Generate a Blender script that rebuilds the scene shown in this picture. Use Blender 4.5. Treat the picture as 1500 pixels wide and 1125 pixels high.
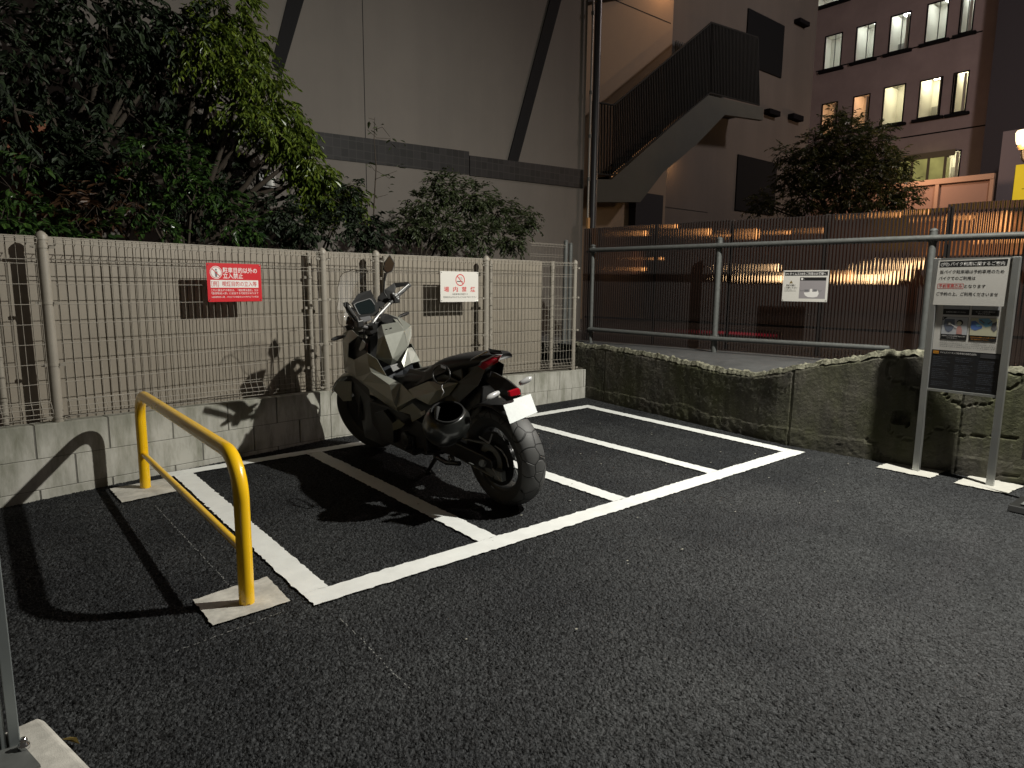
import bpy, bmesh, math, random
from mathutils import Vector, Matrix, Euler, noise
R = math.radians
random.seed(7)
S = bpy.context.scene
for o in list(bpy.data.objects): bpy.data.objects.remove(o)
COL = S.collection

# ------------------------------------------------------------------ camera
CH = 1.3; FPX = 962.51
YAW, PITCH, ROLL = -0.690948, 0.149004, 0.0092333
_f = Vector((-math.sin(YAW)*math.cos(PITCH), math.cos(YAW)*math.cos(PITCH), -math.sin(PITCH)))
_r = Vector((math.cos(YAW), math.sin(YAW), 0)); _u = _r.cross(_f)
_R = _r*math.cos(ROLL)+_u*math.sin(ROLL); _U = -_r*math.sin(ROLL)+_u*math.cos(ROLL)
cam = bpy.data.cameras.new('camera'); camo = bpy.data.objects.new('camera', cam); COL.objects.link(camo)
camo.matrix_world = Matrix(((_R.x, _U.x, -_f.x, 0), (_R.y, _U.y, -_f.y, 0), (_R.z, _U.z, -_f.z, CH), (0, 0, 0, 1)))
cam.sensor_width = 36; cam.lens = FPX/1500*36; cam.clip_start = .02; cam.clip_end = 500
S.camera = camo

# ------------------------------------------------------------------ world and lamps
W = bpy.data.worlds.new('World'); S.world = W; W.use_nodes = True
nt = W.node_tree; nt.nodes.clear()
sky = nt.nodes.new('ShaderNodeTexSky'); sky.sky_type = 'NISHITA'; sky.sun_disc = False
sky.sun_elevation = R(-4); sky.sun_rotation = R(150)
bg = nt.nodes.new('ShaderNodeBackground'); out = nt.nodes.new('ShaderNodeOutputWorld')
mixw = nt.nodes.new('ShaderNodeMixRGB'); mixw.blend_type = 'ADD'; mixw.inputs[0].default_value = 1
mixw.inputs[2].default_value = (.245, .215, .175, 1)      # city glow
nt.links.new(sky.outputs[0], mixw.inputs[1]); nt.links.new(mixw.outputs[0], bg.inputs[0])
bg.inputs[1].default_value = .145
nt.links.new(bg.outputs[0], out.inputs[0])
S.view_settings.view_transform = 'Standard'; S.view_settings.look = 'None'
S.view_settings.exposure = 0; S.view_settings.gamma = 1
S.cycles.max_bounces = 6; S.cycles.transparent_max_bounces = 12; S.cycles.use_denoising = True
S.cycles.sample_clamp_indirect = 3
S.cycles.caustics_reflective = False; S.cycles.caustics_refractive = False

def lamp(name, kind, loc, power, col, rad=.05, rot=None, **k):
    l = bpy.data.lights.new(name, kind); l.energy = power; l.color = col
    if kind in ('POINT', 'SPOT'): l.shadow_soft_size = rad
    for a, b in k.items(): setattr(l, a, b)
    o = bpy.data.objects.new(name, l); COL.objects.link(o); o.location = loc
    if rot: o.rotation_euler = rot
    return o
KEY = (4.86, .52, 4.35)
_q = Vector((2.6, 3.3, 0))-Vector(KEY)
lamp('car_park_lamp', 'SPOT', KEY, 1880, (1, .975, .885), .045, _q.to_track_quat('-Z', 'Y').to_euler(), spot_size=R(165), spot_blend=1.0)

# ------------------------------------------------------------------ pixel <-> place helpers (points on known real planes)
def ray(px, py): return _f + _R*((px-750)/FPX) - _U*((py-562.5)/FPX)
def at(px, py, ax, val):
    d = ray(px, py); o = Vector((0, 0, CH)); return o + d*((val-o[ax])/d[ax])
def vpl(px, py, A, B):
    n = Vector((-(B[1]-A[1]), B[0]-A[0], 0)); d = ray(px, py); o = Vector((0, 0, CH))
    return o + d*((n.dot(Vector((A[0], A[1], 0)))-n.dot(o))/n.dot(d))

# ------------------------------------------------------------------ materials
def M(name, col, rough=.6, metal=0, var=0, vscale=8, bump=0, bscale=60, col2=None, spec=.5, coat=0, emis=None, estr=0, bdist=.004, detail=6):
    m = bpy.data.materials.new(name); m.use_nodes = True; nt = m.node_tree; b = nt.nodes['Principled BSDF']
    b.inputs['Base Color'].default_value = (*col, 1); b.inputs['Roughness'].default_value = rough
    b.inputs['Metallic'].default_value = metal; b.inputs['Specular IOR Level'].default_value = spec
    b.inputs['Coat Weight'].default_value = coat
    if emis: b.inputs['Emission Color'].default_value = (*emis, 1); b.inputs['Emission Strength'].default_value = estr
    tc = nt.nodes.new('ShaderNodeTexCoord')
    if var or col2:
        n = nt.nodes.new('ShaderNodeTexNoise'); n.inputs['Scale'].default_value = vscale; n.inputs['Detail'].default_value = detail; n.inputs['Roughness'].default_value = .65
        nt.links.new(tc.outputs['Object'], n.inputs['Vector'])
        cr = nt.nodes.new('ShaderNodeValToRGB'); cr.color_ramp.elements[0].position = .32; cr.color_ramp.elements[1].position = .68
        c2 = col2 if col2 else tuple(c*(1-var) for c in col); c1 = col if col2 else tuple(min(1, c*(1+var)) for c in col)
        cr.color_ramp.elements[0].color = (*c2, 1); cr.color_ramp.elements[1].color = (*c1, 1)
        nt.links.new(n.outputs[0], cr.inputs[0]); nt.links.new(cr.outputs[0], b.inputs['Base Color'])
        mr = nt.nodes.new('ShaderNodeMapRange'); mr.inputs[3].default_value = rough*.85; mr.inputs[4].default_value = min(1, rough*1.2)
        nt.links.new(n.outputs[0], mr.inputs[0]); nt.links.new(mr.outputs[0], b.inputs['Roughness'])
    if bump:
        n2 = nt.nodes.new('ShaderNodeTexNoise'); n2.inputs['Scale'].default_value = bscale; n2.inputs['Detail'].default_value = 5
        nt.links.new(tc.outputs['Object'], n2.inputs['Vector'])
        bp = nt.nodes.new('ShaderNodeBump'); bp.inputs['Strength'].default_value = bump; bp.inputs['Distance'].default_value = bdist
        nt.links.new(n2.outputs[0], bp.inputs['Height']); nt.links.new(bp.outputs[0], b.inputs['Normal'])
    return m
def nodes(m): return m.node_tree.nodes, m.node_tree.links, m.node_tree.nodes['Principled BSDF']

asphalt = M('asphalt', (.045, .045, .044), .75)
asphalt_near = M('asphalt_near', (.03, .03, .03), .7)
def build_asphalt(asphalt, near=False):
    N, L, b = nodes(asphalt); tc = N['Texture Coordinate'] if 'Texture Coordinate' in N else N.new('ShaderNodeTexCoord')
    nz = N.new('ShaderNodeTexNoise'); nz.inputs['Scale'].default_value = 60; L.new(tc.outputs['Object'], nz.inputs['Vector'])
    mx = N.new('ShaderNodeVectorMath'); mx.operation = 'MULTIPLY_ADD'; mx.inputs[1].default_value = (.012,)*3
    L.new(nz.outputs['Color'], mx.inputs[0]); L.new(tc.outputs['Object'], mx.inputs[2])
    v = N.new('ShaderNodeTexVoronoi'); v.inputs['Scale'].default_value = 105; v.feature = 'F1'; L.new(mx.outputs[0], v.inputs['Vector'])
    v2 = N.new('ShaderNodeTexVoronoi'); v2.inputs['Scale'].default_value = 240; L.new(tc.outputs['Object'], v2.inputs['Vector'])
    n1 = N.new('ShaderNodeTexNoise'); n1.inputs['Scale'].default_value = 38; n1.inputs['Detail'].default_value = 3; L.new(tc.outputs['Object'], n1.inputs['Vector'])
    big = N.new('ShaderNodeTexNoise'); big.inputs['Scale'].default_value = 1.3; big.inputs['Detail'].default_value = 6; L.new(tc.outputs['Object'], big.inputs['Vector'])
    h = N.new('ShaderNodeMath'); h.operation = 'MULTIPLY'; h.inputs[1].default_value = -1.0; L.new(v.outputs['Distance'], h.inputs[0])
    h2 = N.new('ShaderNodeMath'); h2.operation = 'MULTIPLY_ADD'; h2.inputs[1].default_value = -.25; L.new(v2.outputs['Distance'], h2.inputs[0]); L.new(h.outputs[0], h2.inputs[2])
    h3 = N.new('ShaderNodeMath'); h3.operation = 'MULTIPLY_ADD'; h3.inputs[1].default_value = 1.1; L.new(n1.outputs[0], h3.inputs[0]); L.new(h2.outputs[0], h3.inputs[2])
    bp = N.new('ShaderNodeBump'); bp.inputs['Strength'].default_value = 1; bp.inputs['Distance'].default_value = .004 if near else .014
    L.new(h3.outputs[0], bp.inputs['Height']); L.new(bp.outputs[0], b.inputs['Normal'])
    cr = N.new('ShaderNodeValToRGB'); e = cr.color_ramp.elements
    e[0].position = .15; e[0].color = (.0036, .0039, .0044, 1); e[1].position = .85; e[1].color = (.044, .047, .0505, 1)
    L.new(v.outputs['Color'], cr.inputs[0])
    mm = N.new('ShaderNodeMixRGB'); mm.blend_type = 'MULTIPLY'; mm.inputs[0].default_value = 1
    cr2 = N.new('ShaderNodeValToRGB'); e = cr2.color_ramp.elements; e[0].position = .34; e[0].color = (.62, .62, .64, 1); e[1].position = .68; e[1].color = (1.35, 1.32, 1.26, 1)
    L.new(big.outputs[0], cr2.inputs[0]); L.new(cr.outputs[0], mm.inputs[1]); L.new(cr2.outputs[0], mm.inputs[2])
    gap = N.new('ShaderNodeMapRange'); gap.inputs[1].default_value = .36; gap.inputs[2].default_value = .62; gap.inputs[3].default_value = 1; gap.inputs[4].default_value = .75 if near else .22  # stone gaps darkened: bitumen colour plus painted shade of the deep pits
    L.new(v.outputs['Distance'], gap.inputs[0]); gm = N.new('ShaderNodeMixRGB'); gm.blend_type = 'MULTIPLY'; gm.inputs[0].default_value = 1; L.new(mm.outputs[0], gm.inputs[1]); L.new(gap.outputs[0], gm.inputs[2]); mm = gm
    # pale dust specks
    v3 = N.new('ShaderNodeTexVoronoi'); v3.inputs['Scale'].default_value = 11; L.new(mx.outputs[0], v3.inputs['Vector'])
    lt = N.new('ShaderNodeMath'); lt.operation = 'LESS_THAN'; lt.inputs[1].default_value = .02; L.new(v3.outputs['Distance'], lt.inputs[0])
    m3 = N.new('ShaderNodeMixRGB'); L.new(lt.outputs[0], m3.inputs[0]); L.new(mm.outputs[0], m3.inputs[1]); m3.inputs[2].default_value = (.12, .12, .11, 1)
    L.new(m3.outputs[0], b.inputs['Base Color'])
    b.inputs['Roughness'].default_value = .66; b.inputs['Specular IOR Level'].default_value = .22
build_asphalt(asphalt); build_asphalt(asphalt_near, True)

linepaint = M('line_paint', (.70, .71, .69), .6, var=.06, vscale=9, bump=.5, bscale=240, bdist=.002)
padpaint = M('pad_concrete', (.52, .50, .45), .8, var=.10, vscale=14, bump=.6, bscale=300, bdist=.0015)
block = M('block_concrete', (.40, .39, .35), .9, bump=.5, bscale=420, bdist=.001)
def build_block():
    N, L, b = nodes(block); tc = N['Texture Coordinate']
    n = N.new('ShaderNodeTexNoise'); n.inputs['Scale'].default_value = 3.2; n.inputs['Detail'].default_value = 9; n.inputs['Roughness'].default_value = .7
    mp = N.new('ShaderNodeMapping'); mp.inputs['Scale'].default_value = (3, 3, .7); L.new(tc.outputs['Object'], mp.inputs[0]); L.new(mp.outputs[0], n.inputs['Vector'])
    cr = N.new('ShaderNodeValToRGB'); e = cr.color_ramp.elements; e[0].position = .33; e[0].color = (.19, .19, .15, 1); e[1].position = .60; e[1].color = (.41, .40, .36, 1)
    L.new(n.outputs[0], cr.inputs[0])
    s = N.new('ShaderNodeSeparateXYZ'); L.new(tc.outputs['Object'], s.inputs[0])
    mr = N.new('ShaderNodeMapRange'); mr.inputs[1].default_value = .30; mr.inputs[2].default_value = .46; mr.inputs[3].default_value = 0; mr.inputs[4].default_value = 1
    L.new(s.outputs['Z'], mr.inputs[0])
    n2 = N.new('ShaderNodeTexNoise'); n2.inputs['Scale'].default_value = 14; n2.inputs['Detail'].default_value = 4; mp2 = N.new('ShaderNodeMapping'); mp2.inputs['Scale'].default_value = (1, 1, .15)
    L.new(tc.outputs['Object'], mp2.inputs[0]); L.new(mp2.outputs[0], n2.inputs['Vector'])
    mu = N.new('ShaderNodeMath'); mu.operation = 'MULTIPLY'; L.new(mr.outputs[0], mu.inputs[0]); L.new(n2.outputs[0], mu.inputs[1])
    mx = N.new('ShaderNodeMixRGB'); L.new(mu.outputs[0], mx.inputs[0]); L.new(cr.outputs[0], mx.inputs[1]); mx.inputs[2].default_value = (.10, .105, .075, 1)
    L.new(mx.outputs[0], b.inputs['Base Color'])
build_block()
mortar = M('mortar', (.13, .125, .11), .95)
yellow = M('yellow_paint', (.84, .50, .008), .28, coat=.4, var=.03, vscale=6, bump=.04, bscale=30)
galv = M('galvanised_steel', (.12, .125, .12), .55, metal=.3, var=.15, vscale=25)
fencepaint = M('fence_paint', (.255, .232, .195), .5, var=.06, vscale=8)
slat = M('beige_slats', (.225, .198, .16), .42, var=.07, vscale=2.5)
alu = M('aluminium', (.46, .47, .46), .38, metal=.8, var=.05, vscale=6)
def scuff(m, dark=(.10, .05, .02), th=.70, sc=34):
    N, L, b = nodes(m); tc = N['Texture Coordinate']; src = b.inputs['Base Color'].links[0].from_socket; n = N.new('ShaderNodeTexNoise'); n.inputs['Scale'].default_value = sc; n.inputs['Detail'].default_value = 9; n.inputs['Roughness'].default_value = .75
    L.new(tc.outputs['Object'], n.inputs['Vector']); s_ = N.new('ShaderNodeSeparateXYZ'); L.new(tc.outputs['Object'], s_.inputs[0]); mr = N.new('ShaderNodeMapRange'); mr.inputs[1].default_value = 0; mr.inputs[2].default_value = .09; mr.inputs[3].default_value = .14; mr.inputs[4].default_value = 0; L.new(s_.outputs['Z'], mr.inputs[0])
    ad = N.new('ShaderNodeMath'); L.new(n.outputs[0], ad.inputs[0]); L.new(mr.outputs[0], ad.inputs[1]); gt = N.new('ShaderNodeMapRange'); gt.inputs[1].default_value = th-.02; gt.inputs[2].default_value = th; L.new(ad.outputs[0], gt.inputs[0])
    mx = N.new('ShaderNodeMixRGB'); L.new(gt.outputs[0], mx.inputs[0]); L.new(src, mx.inputs[1]); mx.inputs[2].default_value = (*dark, 1); L.new(mx.outputs[0], b.inputs['Base Color'])
scuff(yellow); scuff(linepaint, (.16, .16, .155), .815, 90)
chrome = M('chrome', (.8, .8, .8), .12, metal=1)
paint = M('grey_green_paint', (.235, .24, .21), .38, coat=.22, metal=.2, var=.03, vscale=30)
blackp = M('black_plastic', (.014, .014, .014), .42, bump=.15, bscale=400, bdist=.0005)
blackm = M('black_metal', (.018, .018, .018), .35, metal=.3)
seatm = M('seat_vinyl', (.011, .011, .012), .55, bump=.25, bscale=500, bdist=.0006)
rubber = M('tyre_rubber', (.045, .045, .045), .6)
glossblack = M('gloss_black', (.01, .01, .011), .08, coat=1)
redlens = M('red_lens', (.33, .004, .012), .12, coat=.7)
whitep = M('plate_white', (.44, .47, .465), .5, var=.16, vscale=26, detail=1)
wind = M('clear_screen', (.9, .9, .9), .05); nodes(wind)[2].inputs['Alpha'].default_value = .12
glassd = M('display_glass', (.012, .017, .018), .06, coat=1)
silverp = M('silver_plastic', (.30, .30, .30), .42, metal=.6)
facade = M('beige_render', (.128, .115, .103), .85, var=.10, vscale=.9, bump=.15, bscale=180)
facade2 = M('dark_beige_render', (.085, .076, .066), .85, var=.10, vscale=.8, bump=.15, bscale=150)
stripe = M('charcoal_cladding', (.012, .012, .013), .8, var=.1, spec=.1)
steel = M('dark_steel', (.008, .0095, .009), .7, var=.12, vscale=5, spec=.2)
pinkwall = M('mauve_wall', (.40, .32, .315), .85, var=.12, vscale=.8)
soil = M('soil', (.04, .033, .022), .95, var=.3, vscale=9, bump=.6, bscale=30, bdist=.02)
wood = M('bark', (.035, .026, .018), .9, var=.25, vscale=20, bump=.5, bscale=60)
brickm = M('red_brown_brick', (.20, .075, .04), .85, var=.2, vscale=10)
signred = M('sign_red', (.52, .012, .02), .35); signwhite = M('sign_white', (.62, .60, .56), .35)
inkred = M('ink_red', (.50, .02, .02), .5); inkblack = M('ink_black', (.012, .012, .012), .5); inkwhite = M('ink_white', (.70, .68, .66), .5)
inkgrey = M('ink_grey', (.14, .14, .15), .5); inkblue = M('ink_blue', (.09, .17, .42), .5); inkcyan = M('ink_light_blue', (.16, .36, .50), .5)
inkyel = M('ink_cream', (.55, .53, .38), .5); inkpink = M('ink_pink', (.50, .27, .24), .5); inkor = M('ink_orange', (.6, .25, .02), .5)
inkmid = M('ink_mid_grey', (.27, .25, .26), .5); inksl = M('ink_slate', (.13, .15, .20), .5)
tile = M('dark_tile', (.055, .05, .052), .6, spec=.2)
def build_tile():
    N, L, b = nodes(tile); tc = N['Texture Coordinate'] if 'Texture Coordinate' in N else N.new('ShaderNodeTexCoord')
    mp = N.new('ShaderNodeMapping'); mp.inputs['Rotation'].default_value = (R(90), 0, 0); L.new(tc.outputs['Object'], mp.inputs[0])
    br = N.new('ShaderNodeTexBrick'); br.offset = 0; br.inputs['Scale'].default_value = 1; br.inputs['Brick Width'].default_value = .1; br.inputs['Row Height'].default_value = .1
    br.inputs['Mortar Size'].default_value = .004; br.inputs['Color1'].default_value = (.020, .019, .020, 1); br.inputs['Color2'].default_value = (.011, .011, .011, 1); br.inputs['Mortar'].default_value = (.03, .029, .028, 1)
    L.new(mp.outputs[0], br.inputs['Vector']); L.new(br.outputs[0], b.inputs['Base Color'])
build_tile()
def streaks(m, amt=.35, sc=2.2):
    N, L, b = nodes(m); tc = N['Texture Coordinate']; src = b.inputs['Base Color'].links[0].from_socket
    mp = N.new('ShaderNodeMapping'); mp.inputs['Scale'].default_value = (1, 1, .07); n = N.new('ShaderNodeTexNoise'); n.inputs['Scale'].default_value = sc; n.inputs['Detail'].default_value = 8; n.inputs['Roughness'].default_value = .7
    L.new(tc.outputs['Object'], mp.inputs[0]); L.new(mp.outputs[0], n.inputs['Vector']); cr = N.new('ShaderNodeValToRGB'); e = cr.color_ramp.elements; e[0].position = .4; e[0].color = (1-amt, 1-amt, 1-amt, 1); e[1].position = .62; e[1].color = (1, 1, 1, 1)
    L.new(n.outputs[0], cr.inputs[0]); mx = N.new('ShaderNodeMixRGB'); mx.blend_type = 'MULTIPLY'; mx.inputs[0].default_value = 1; L.new(src, mx.inputs[1]); L.new(cr.outputs[0], mx.inputs[2]); L.new(mx.outputs[0], b.inputs['Base Color'])
streaks(facade, .10, 1.1); streaks(facade2, .12, 1.0); streaks(padpaint, .3, 12)
def emitter(name, col, s, var=0, vs=2):
    m = M(name, (.02, .02, .02), .5, emis=col, estr=s)
    if var:
        N, L, b = nodes(m); tc = N['Texture Coordinate'] if 'Texture Coordinate' in N else N.new('ShaderNodeTexCoord')
        n = N.new('ShaderNodeTexNoise'); n.inputs['Scale'].default_value = vs; n.inputs['Detail'].default_value = 3
        L.new(tc.outputs['Object'], n.inputs['Vector']); mr = N.new('ShaderNodeMapRange'); mr.inputs[1].default_value = .3; mr.inputs[2].default_value = .7
        mr.inputs[3].default_value = s*(1-var); mr.inputs[4].default_value = s*(1+var); L.new(n.outputs[0], mr.inputs[0]); L.new(mr.outputs[0], b.inputs['Emission Strength'])
    return m
winlight = emitter('lit_window_pale', (.80, .86, .80), .62, .25, 1.5)
winwarm = emitter('lit_window_cream', (1, .95, .66), 1.15, .15, 1)
winor = emitter('lit_window_peach', (1, .62, .38), .55, .3, 3)
winbulb = emitter('bulb_white', (1, 1, .95), 3)
bulbwarm = emitter('bulb_warm', (1, .78, .45), 3.0)
balcl = emitter('lit_balcony', (.55, .50, .16), .42, .4, 1.5)
yellowsign = emitter('lit_yellow_banner', (.85, .56, .03), .75, .1)

def leafmat(name, ca, cb, rough=.35, trans=.25):
    m = bpy.data.materials.new(name); m.use_nodes = True; N, L = m.node_tree.nodes, m.node_tree.links; b = N['Principled BSDF']
    g = N.new('ShaderNodeNewGeometry'); cr = N.new('ShaderNodeValToRGB'); cr.color_ramp.elements[0].color = (*ca, 1); cr.color_ramp.elements[1].color = (*cb, 1)
    L.new(g.outputs['Random Per Island'], cr.inputs[0]); L.new(cr.outputs[0], b.inputs['Base Color']); b.inputs['Roughness'].default_value = rough
    t = N.new('ShaderNodeBsdfTranslucent'); L.new(cr.outputs[0], t.inputs[0]); mx = N.new('ShaderNodeMixShader'); mx.inputs[0].default_value = trans
    L.new(b.outputs[0], mx.inputs[1]); L.new(t.outputs[0], mx.inputs[2]); L.new(mx.outputs[0], N['Material Output'].inputs[0])
    return m
leafA = leafmat('leaf_yellow_green', (.04, .07, .012), (.15, .20, .025))
leafB = leafmat('leaf_glossy_green', (.014, .034, .010), (.042, .085, .016), .28, .12)
leafC = leafmat('leaf_dark_green', (.007, .012, .006), (.020, .038, .012), .65, .15)
leafD = leafmat('leaf_dull_green', (.026, .036, .014), (.060, .080, .030), .5)
leafR = leafmat('leaf_reddish', (.03, .015, .008), (.075, .035, .014), .5)

# ------------------------------------------------------------------ mesh helpers
class MB:
    def __init__(s): s.v = []; s.f = []; s.m = []; s.mats = []; s.sm = []
    def mi(s, m):
        if m not in s.mats: s.mats.append(m)
        return s.mats.index(m)
    def add(s, vs, fs, m=None, smooth=False, X=None):
        n = len(s.v); s.v += [tuple(X @ Vector(v)) if X else tuple(v) for v in vs]
        k = s.mi(m) if m else 0
        for f in fs: s.f.append(tuple(i+n for i in f)); s.m.append(k); s.sm.append(smooth)
    def box(s, c, d, m=None, X=None):
        x, y, z = d[0]/2, d[1]/2, d[2]/2; c = Vector(c)
        vs = [c+Vector(p) for p in ((-x, -y, -z), (x, -y, -z), (x, y, -z), (-x, y, -z), (-x, -y, z), (x, -y, z), (x, y, z), (-x, y, z))]
        s.add(vs, [(3, 2, 1, 0), (4, 5, 6, 7), (0, 1, 5, 4), (1, 2, 6, 5), (2, 3, 7, 6), (3, 0, 4, 7)], m, X=X); return s
    def tube(s, pts, r, seg=8, m=None, X=None, caps=True, smooth=True):
        pts = [Vector(p) for p in pts]; rs = r if isinstance(r, (list, tuple)) else [r]*len(pts)
        t0 = (pts[1]-pts[0]).normalized(); up = Vector((0, 0, 1)) if abs(t0.z) < .9 else Vector((1, 0, 0))
        n = t0.cross(up).normalized(); vs = []; prev = t0
        for i, p in enumerate(pts):
            a = pts[min(i+1, len(pts)-1)]-pts[max(i-1, 0)]; t = a.normalized()
            q = prev.rotation_difference(t); n = (q @ n); n = (n-t*n.dot(t)).normalized(); prev = t; b = t.cross(n)
            for k in range(seg):
                an = 2*math.pi*k/seg; vs.append(p+(n*math.cos(an)+b*math.sin(an))*rs[i])
        fs = [(i*seg+k, i*seg+(k+1) % seg, (i+1)*seg+(k+1) % seg, (i+1)*seg+k) for i in range(len(pts)-1) for k in range(seg)]
        s.add(vs, fs, m, smooth, X)
        if caps:
            s.add(vs[:seg], [tuple(range(seg-1, -1, -1))], m, X=X); s.add(vs[-seg:], [tuple(range(seg))], m, X=X)
        return s
    def prism(s, poly, y0, y1, m=None, X=None):        # poly in (x,z), extruded along y
        n = len(poly); vs = [(p[0], y0, p[1]) for p in poly]+[(p[0], y1, p[1]) for p in poly]
        s.add(vs, [tuple(range(n)), tuple(range(2*n-1, n-1, -1))]+[(i, i+n, (i+1) % n+n, (i+1) % n) for i in range(n)], m, X=X); return s
    def lathe(s, prof, seg=48, m=None, X=None, smooth=True):   # prof (radius, axis y) about the y axis
        n = len(prof); vs = []
        for k in range(seg):
            a = 2*math.pi*k/seg
            for r, y in prof: vs.append((r*math.cos(a), y, r*math.sin(a)))
        fs = [(k*n+i, k*n+i+1, ((k+1) % seg)*n+i+1, ((k+1) % seg)*n+i) for k in range(seg) for i in range(n-1)]
        s.add(vs, fs, m, smooth, X); return s
    def build(s, name, m=None, parent=None, loc=None, rot=None, bevel=0, **tags):
        me = bpy.data.meshes.new(name); me.from_pydata(s.v, [], s.f)
        if s.mats:
            for x in s.mats: me.materials.append(x)
            me.polygons.foreach_set('material_index', s.m)
        elif m: me.materials.append(m)
        me.polygons.foreach_set('use_smooth', s.sm); me.update()
        o = bpy.data.objects.new(name, me); COL.objects.link(o)
        if parent: o.parent = parent
        if loc is not None: o.location = loc
        if rot is not None: o.rotation_euler = rot
        if bevel:
            b = o.modifiers.new('bevel', 'BEVEL'); b.width = bevel; b.segments = 2; b.limit_method = 'ANGLE'; b.angle_limit = R(35)
        for k, v in tags.items(): o[k] = v
        return o
def fixn(o):
    bm = bmesh.new(); bm.from_mesh(o.data); bmesh.ops.recalc_face_normals(bm, faces=bm.faces); bm.to_mesh(o.data); bm.free(); return o
def thing(name, label, cat, loc=(0, 0, 0), rot=(0, 0, 0), group=None):
    o = bpy.data.objects.new(name, None); COL.objects.link(o); o.location = loc; o.rotation_euler = rot; o.empty_display_size = .1
    o['label'] = label; o['category'] = cat
    if group: o['group'] = group
    return o
def copytree(o, parent=None):
    c = o.copy(); COL.objects.link(c)
    if parent: c.parent = parent
    for ch in list(o.children): copytree(ch, c)
    return c

# text: a line of lettering as one mesh in the local x-z plane, facing -y
def lettering(s, x0, zc, h, parent, mat, width=None, y=0, align='L', bold=0, name='lettering', z_is_center=True):
    c = bpy.data.curves.new('t', 'FONT'); c.body = s; c.resolution_u = 2; c.offset = bold*1.0
    o = bpy.data.objects.new('t', c); COL.objects.link(o); bpy.context.view_layer.update()
    me = bpy.data.meshes.new_from_object(o.evaluated_get(bpy.context.evaluated_depsgraph_get())); bpy.data.objects.remove(o)
    xs = [v.co.x for v in me.vertices]; ys = [v.co.y for v in me.vertices]
    if not xs: return None
    a, b, lo, hi = min(xs), max(xs), min(ys), max(ys)
    sz = h/.88; sx = (width/(b-a)) if width else sz
    ox = x0-a*sx if align == 'L' else x0-(a+b)/2*sx
    for v in me.vertices:
        v.co = (ox+v.co.x*sx, y, zc+(v.co.y-.38)*sz)
    me.materials.clear(); me.materials.append(mat)
    o = bpy.data.objects.new(name, me); COL.objects.link(o); o.parent = parent
    return o
def rect(mb, x0, z0, x1, z1, y, m): mb.add([(x0, y, z0), (x1, y, z0), (x1, y, z1), (x0, y, z1)], [(0, 1, 2, 3)], m)
def disc(mb, x, z, r, y, m, n=32, r0=0):
    if r0:
        vs = [(x+q*math.cos(2*math.pi*k/n), y, z+q*math.sin(2*math.pi*k/n)) for q in (r, r0) for k in range(n)]
        mb.add(vs, [(k, (k+1) % n, n+(k+1) % n, n+k) for k in range(n)], m)
    else: mb.add([(x+r*math.cos(2*math.pi*k/n), y, z+r*math.sin(2*math.pi*k/n)) for k in range(n)], [tuple(range(n))], m)
def poly(mb, pts, y, m): mb.add([(p[0], y, p[1]) for p in pts], [tuple(range(len(pts)))], m)
def bar2(mb, a, b, w, y, m):
    a = Vector(a); b = Vector(b); d = (b-a).normalized(); n = Vector((-d.y, d.x))*w/2
    poly(mb, [a+n, a-n, b-n, b+n], y, m)

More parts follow.
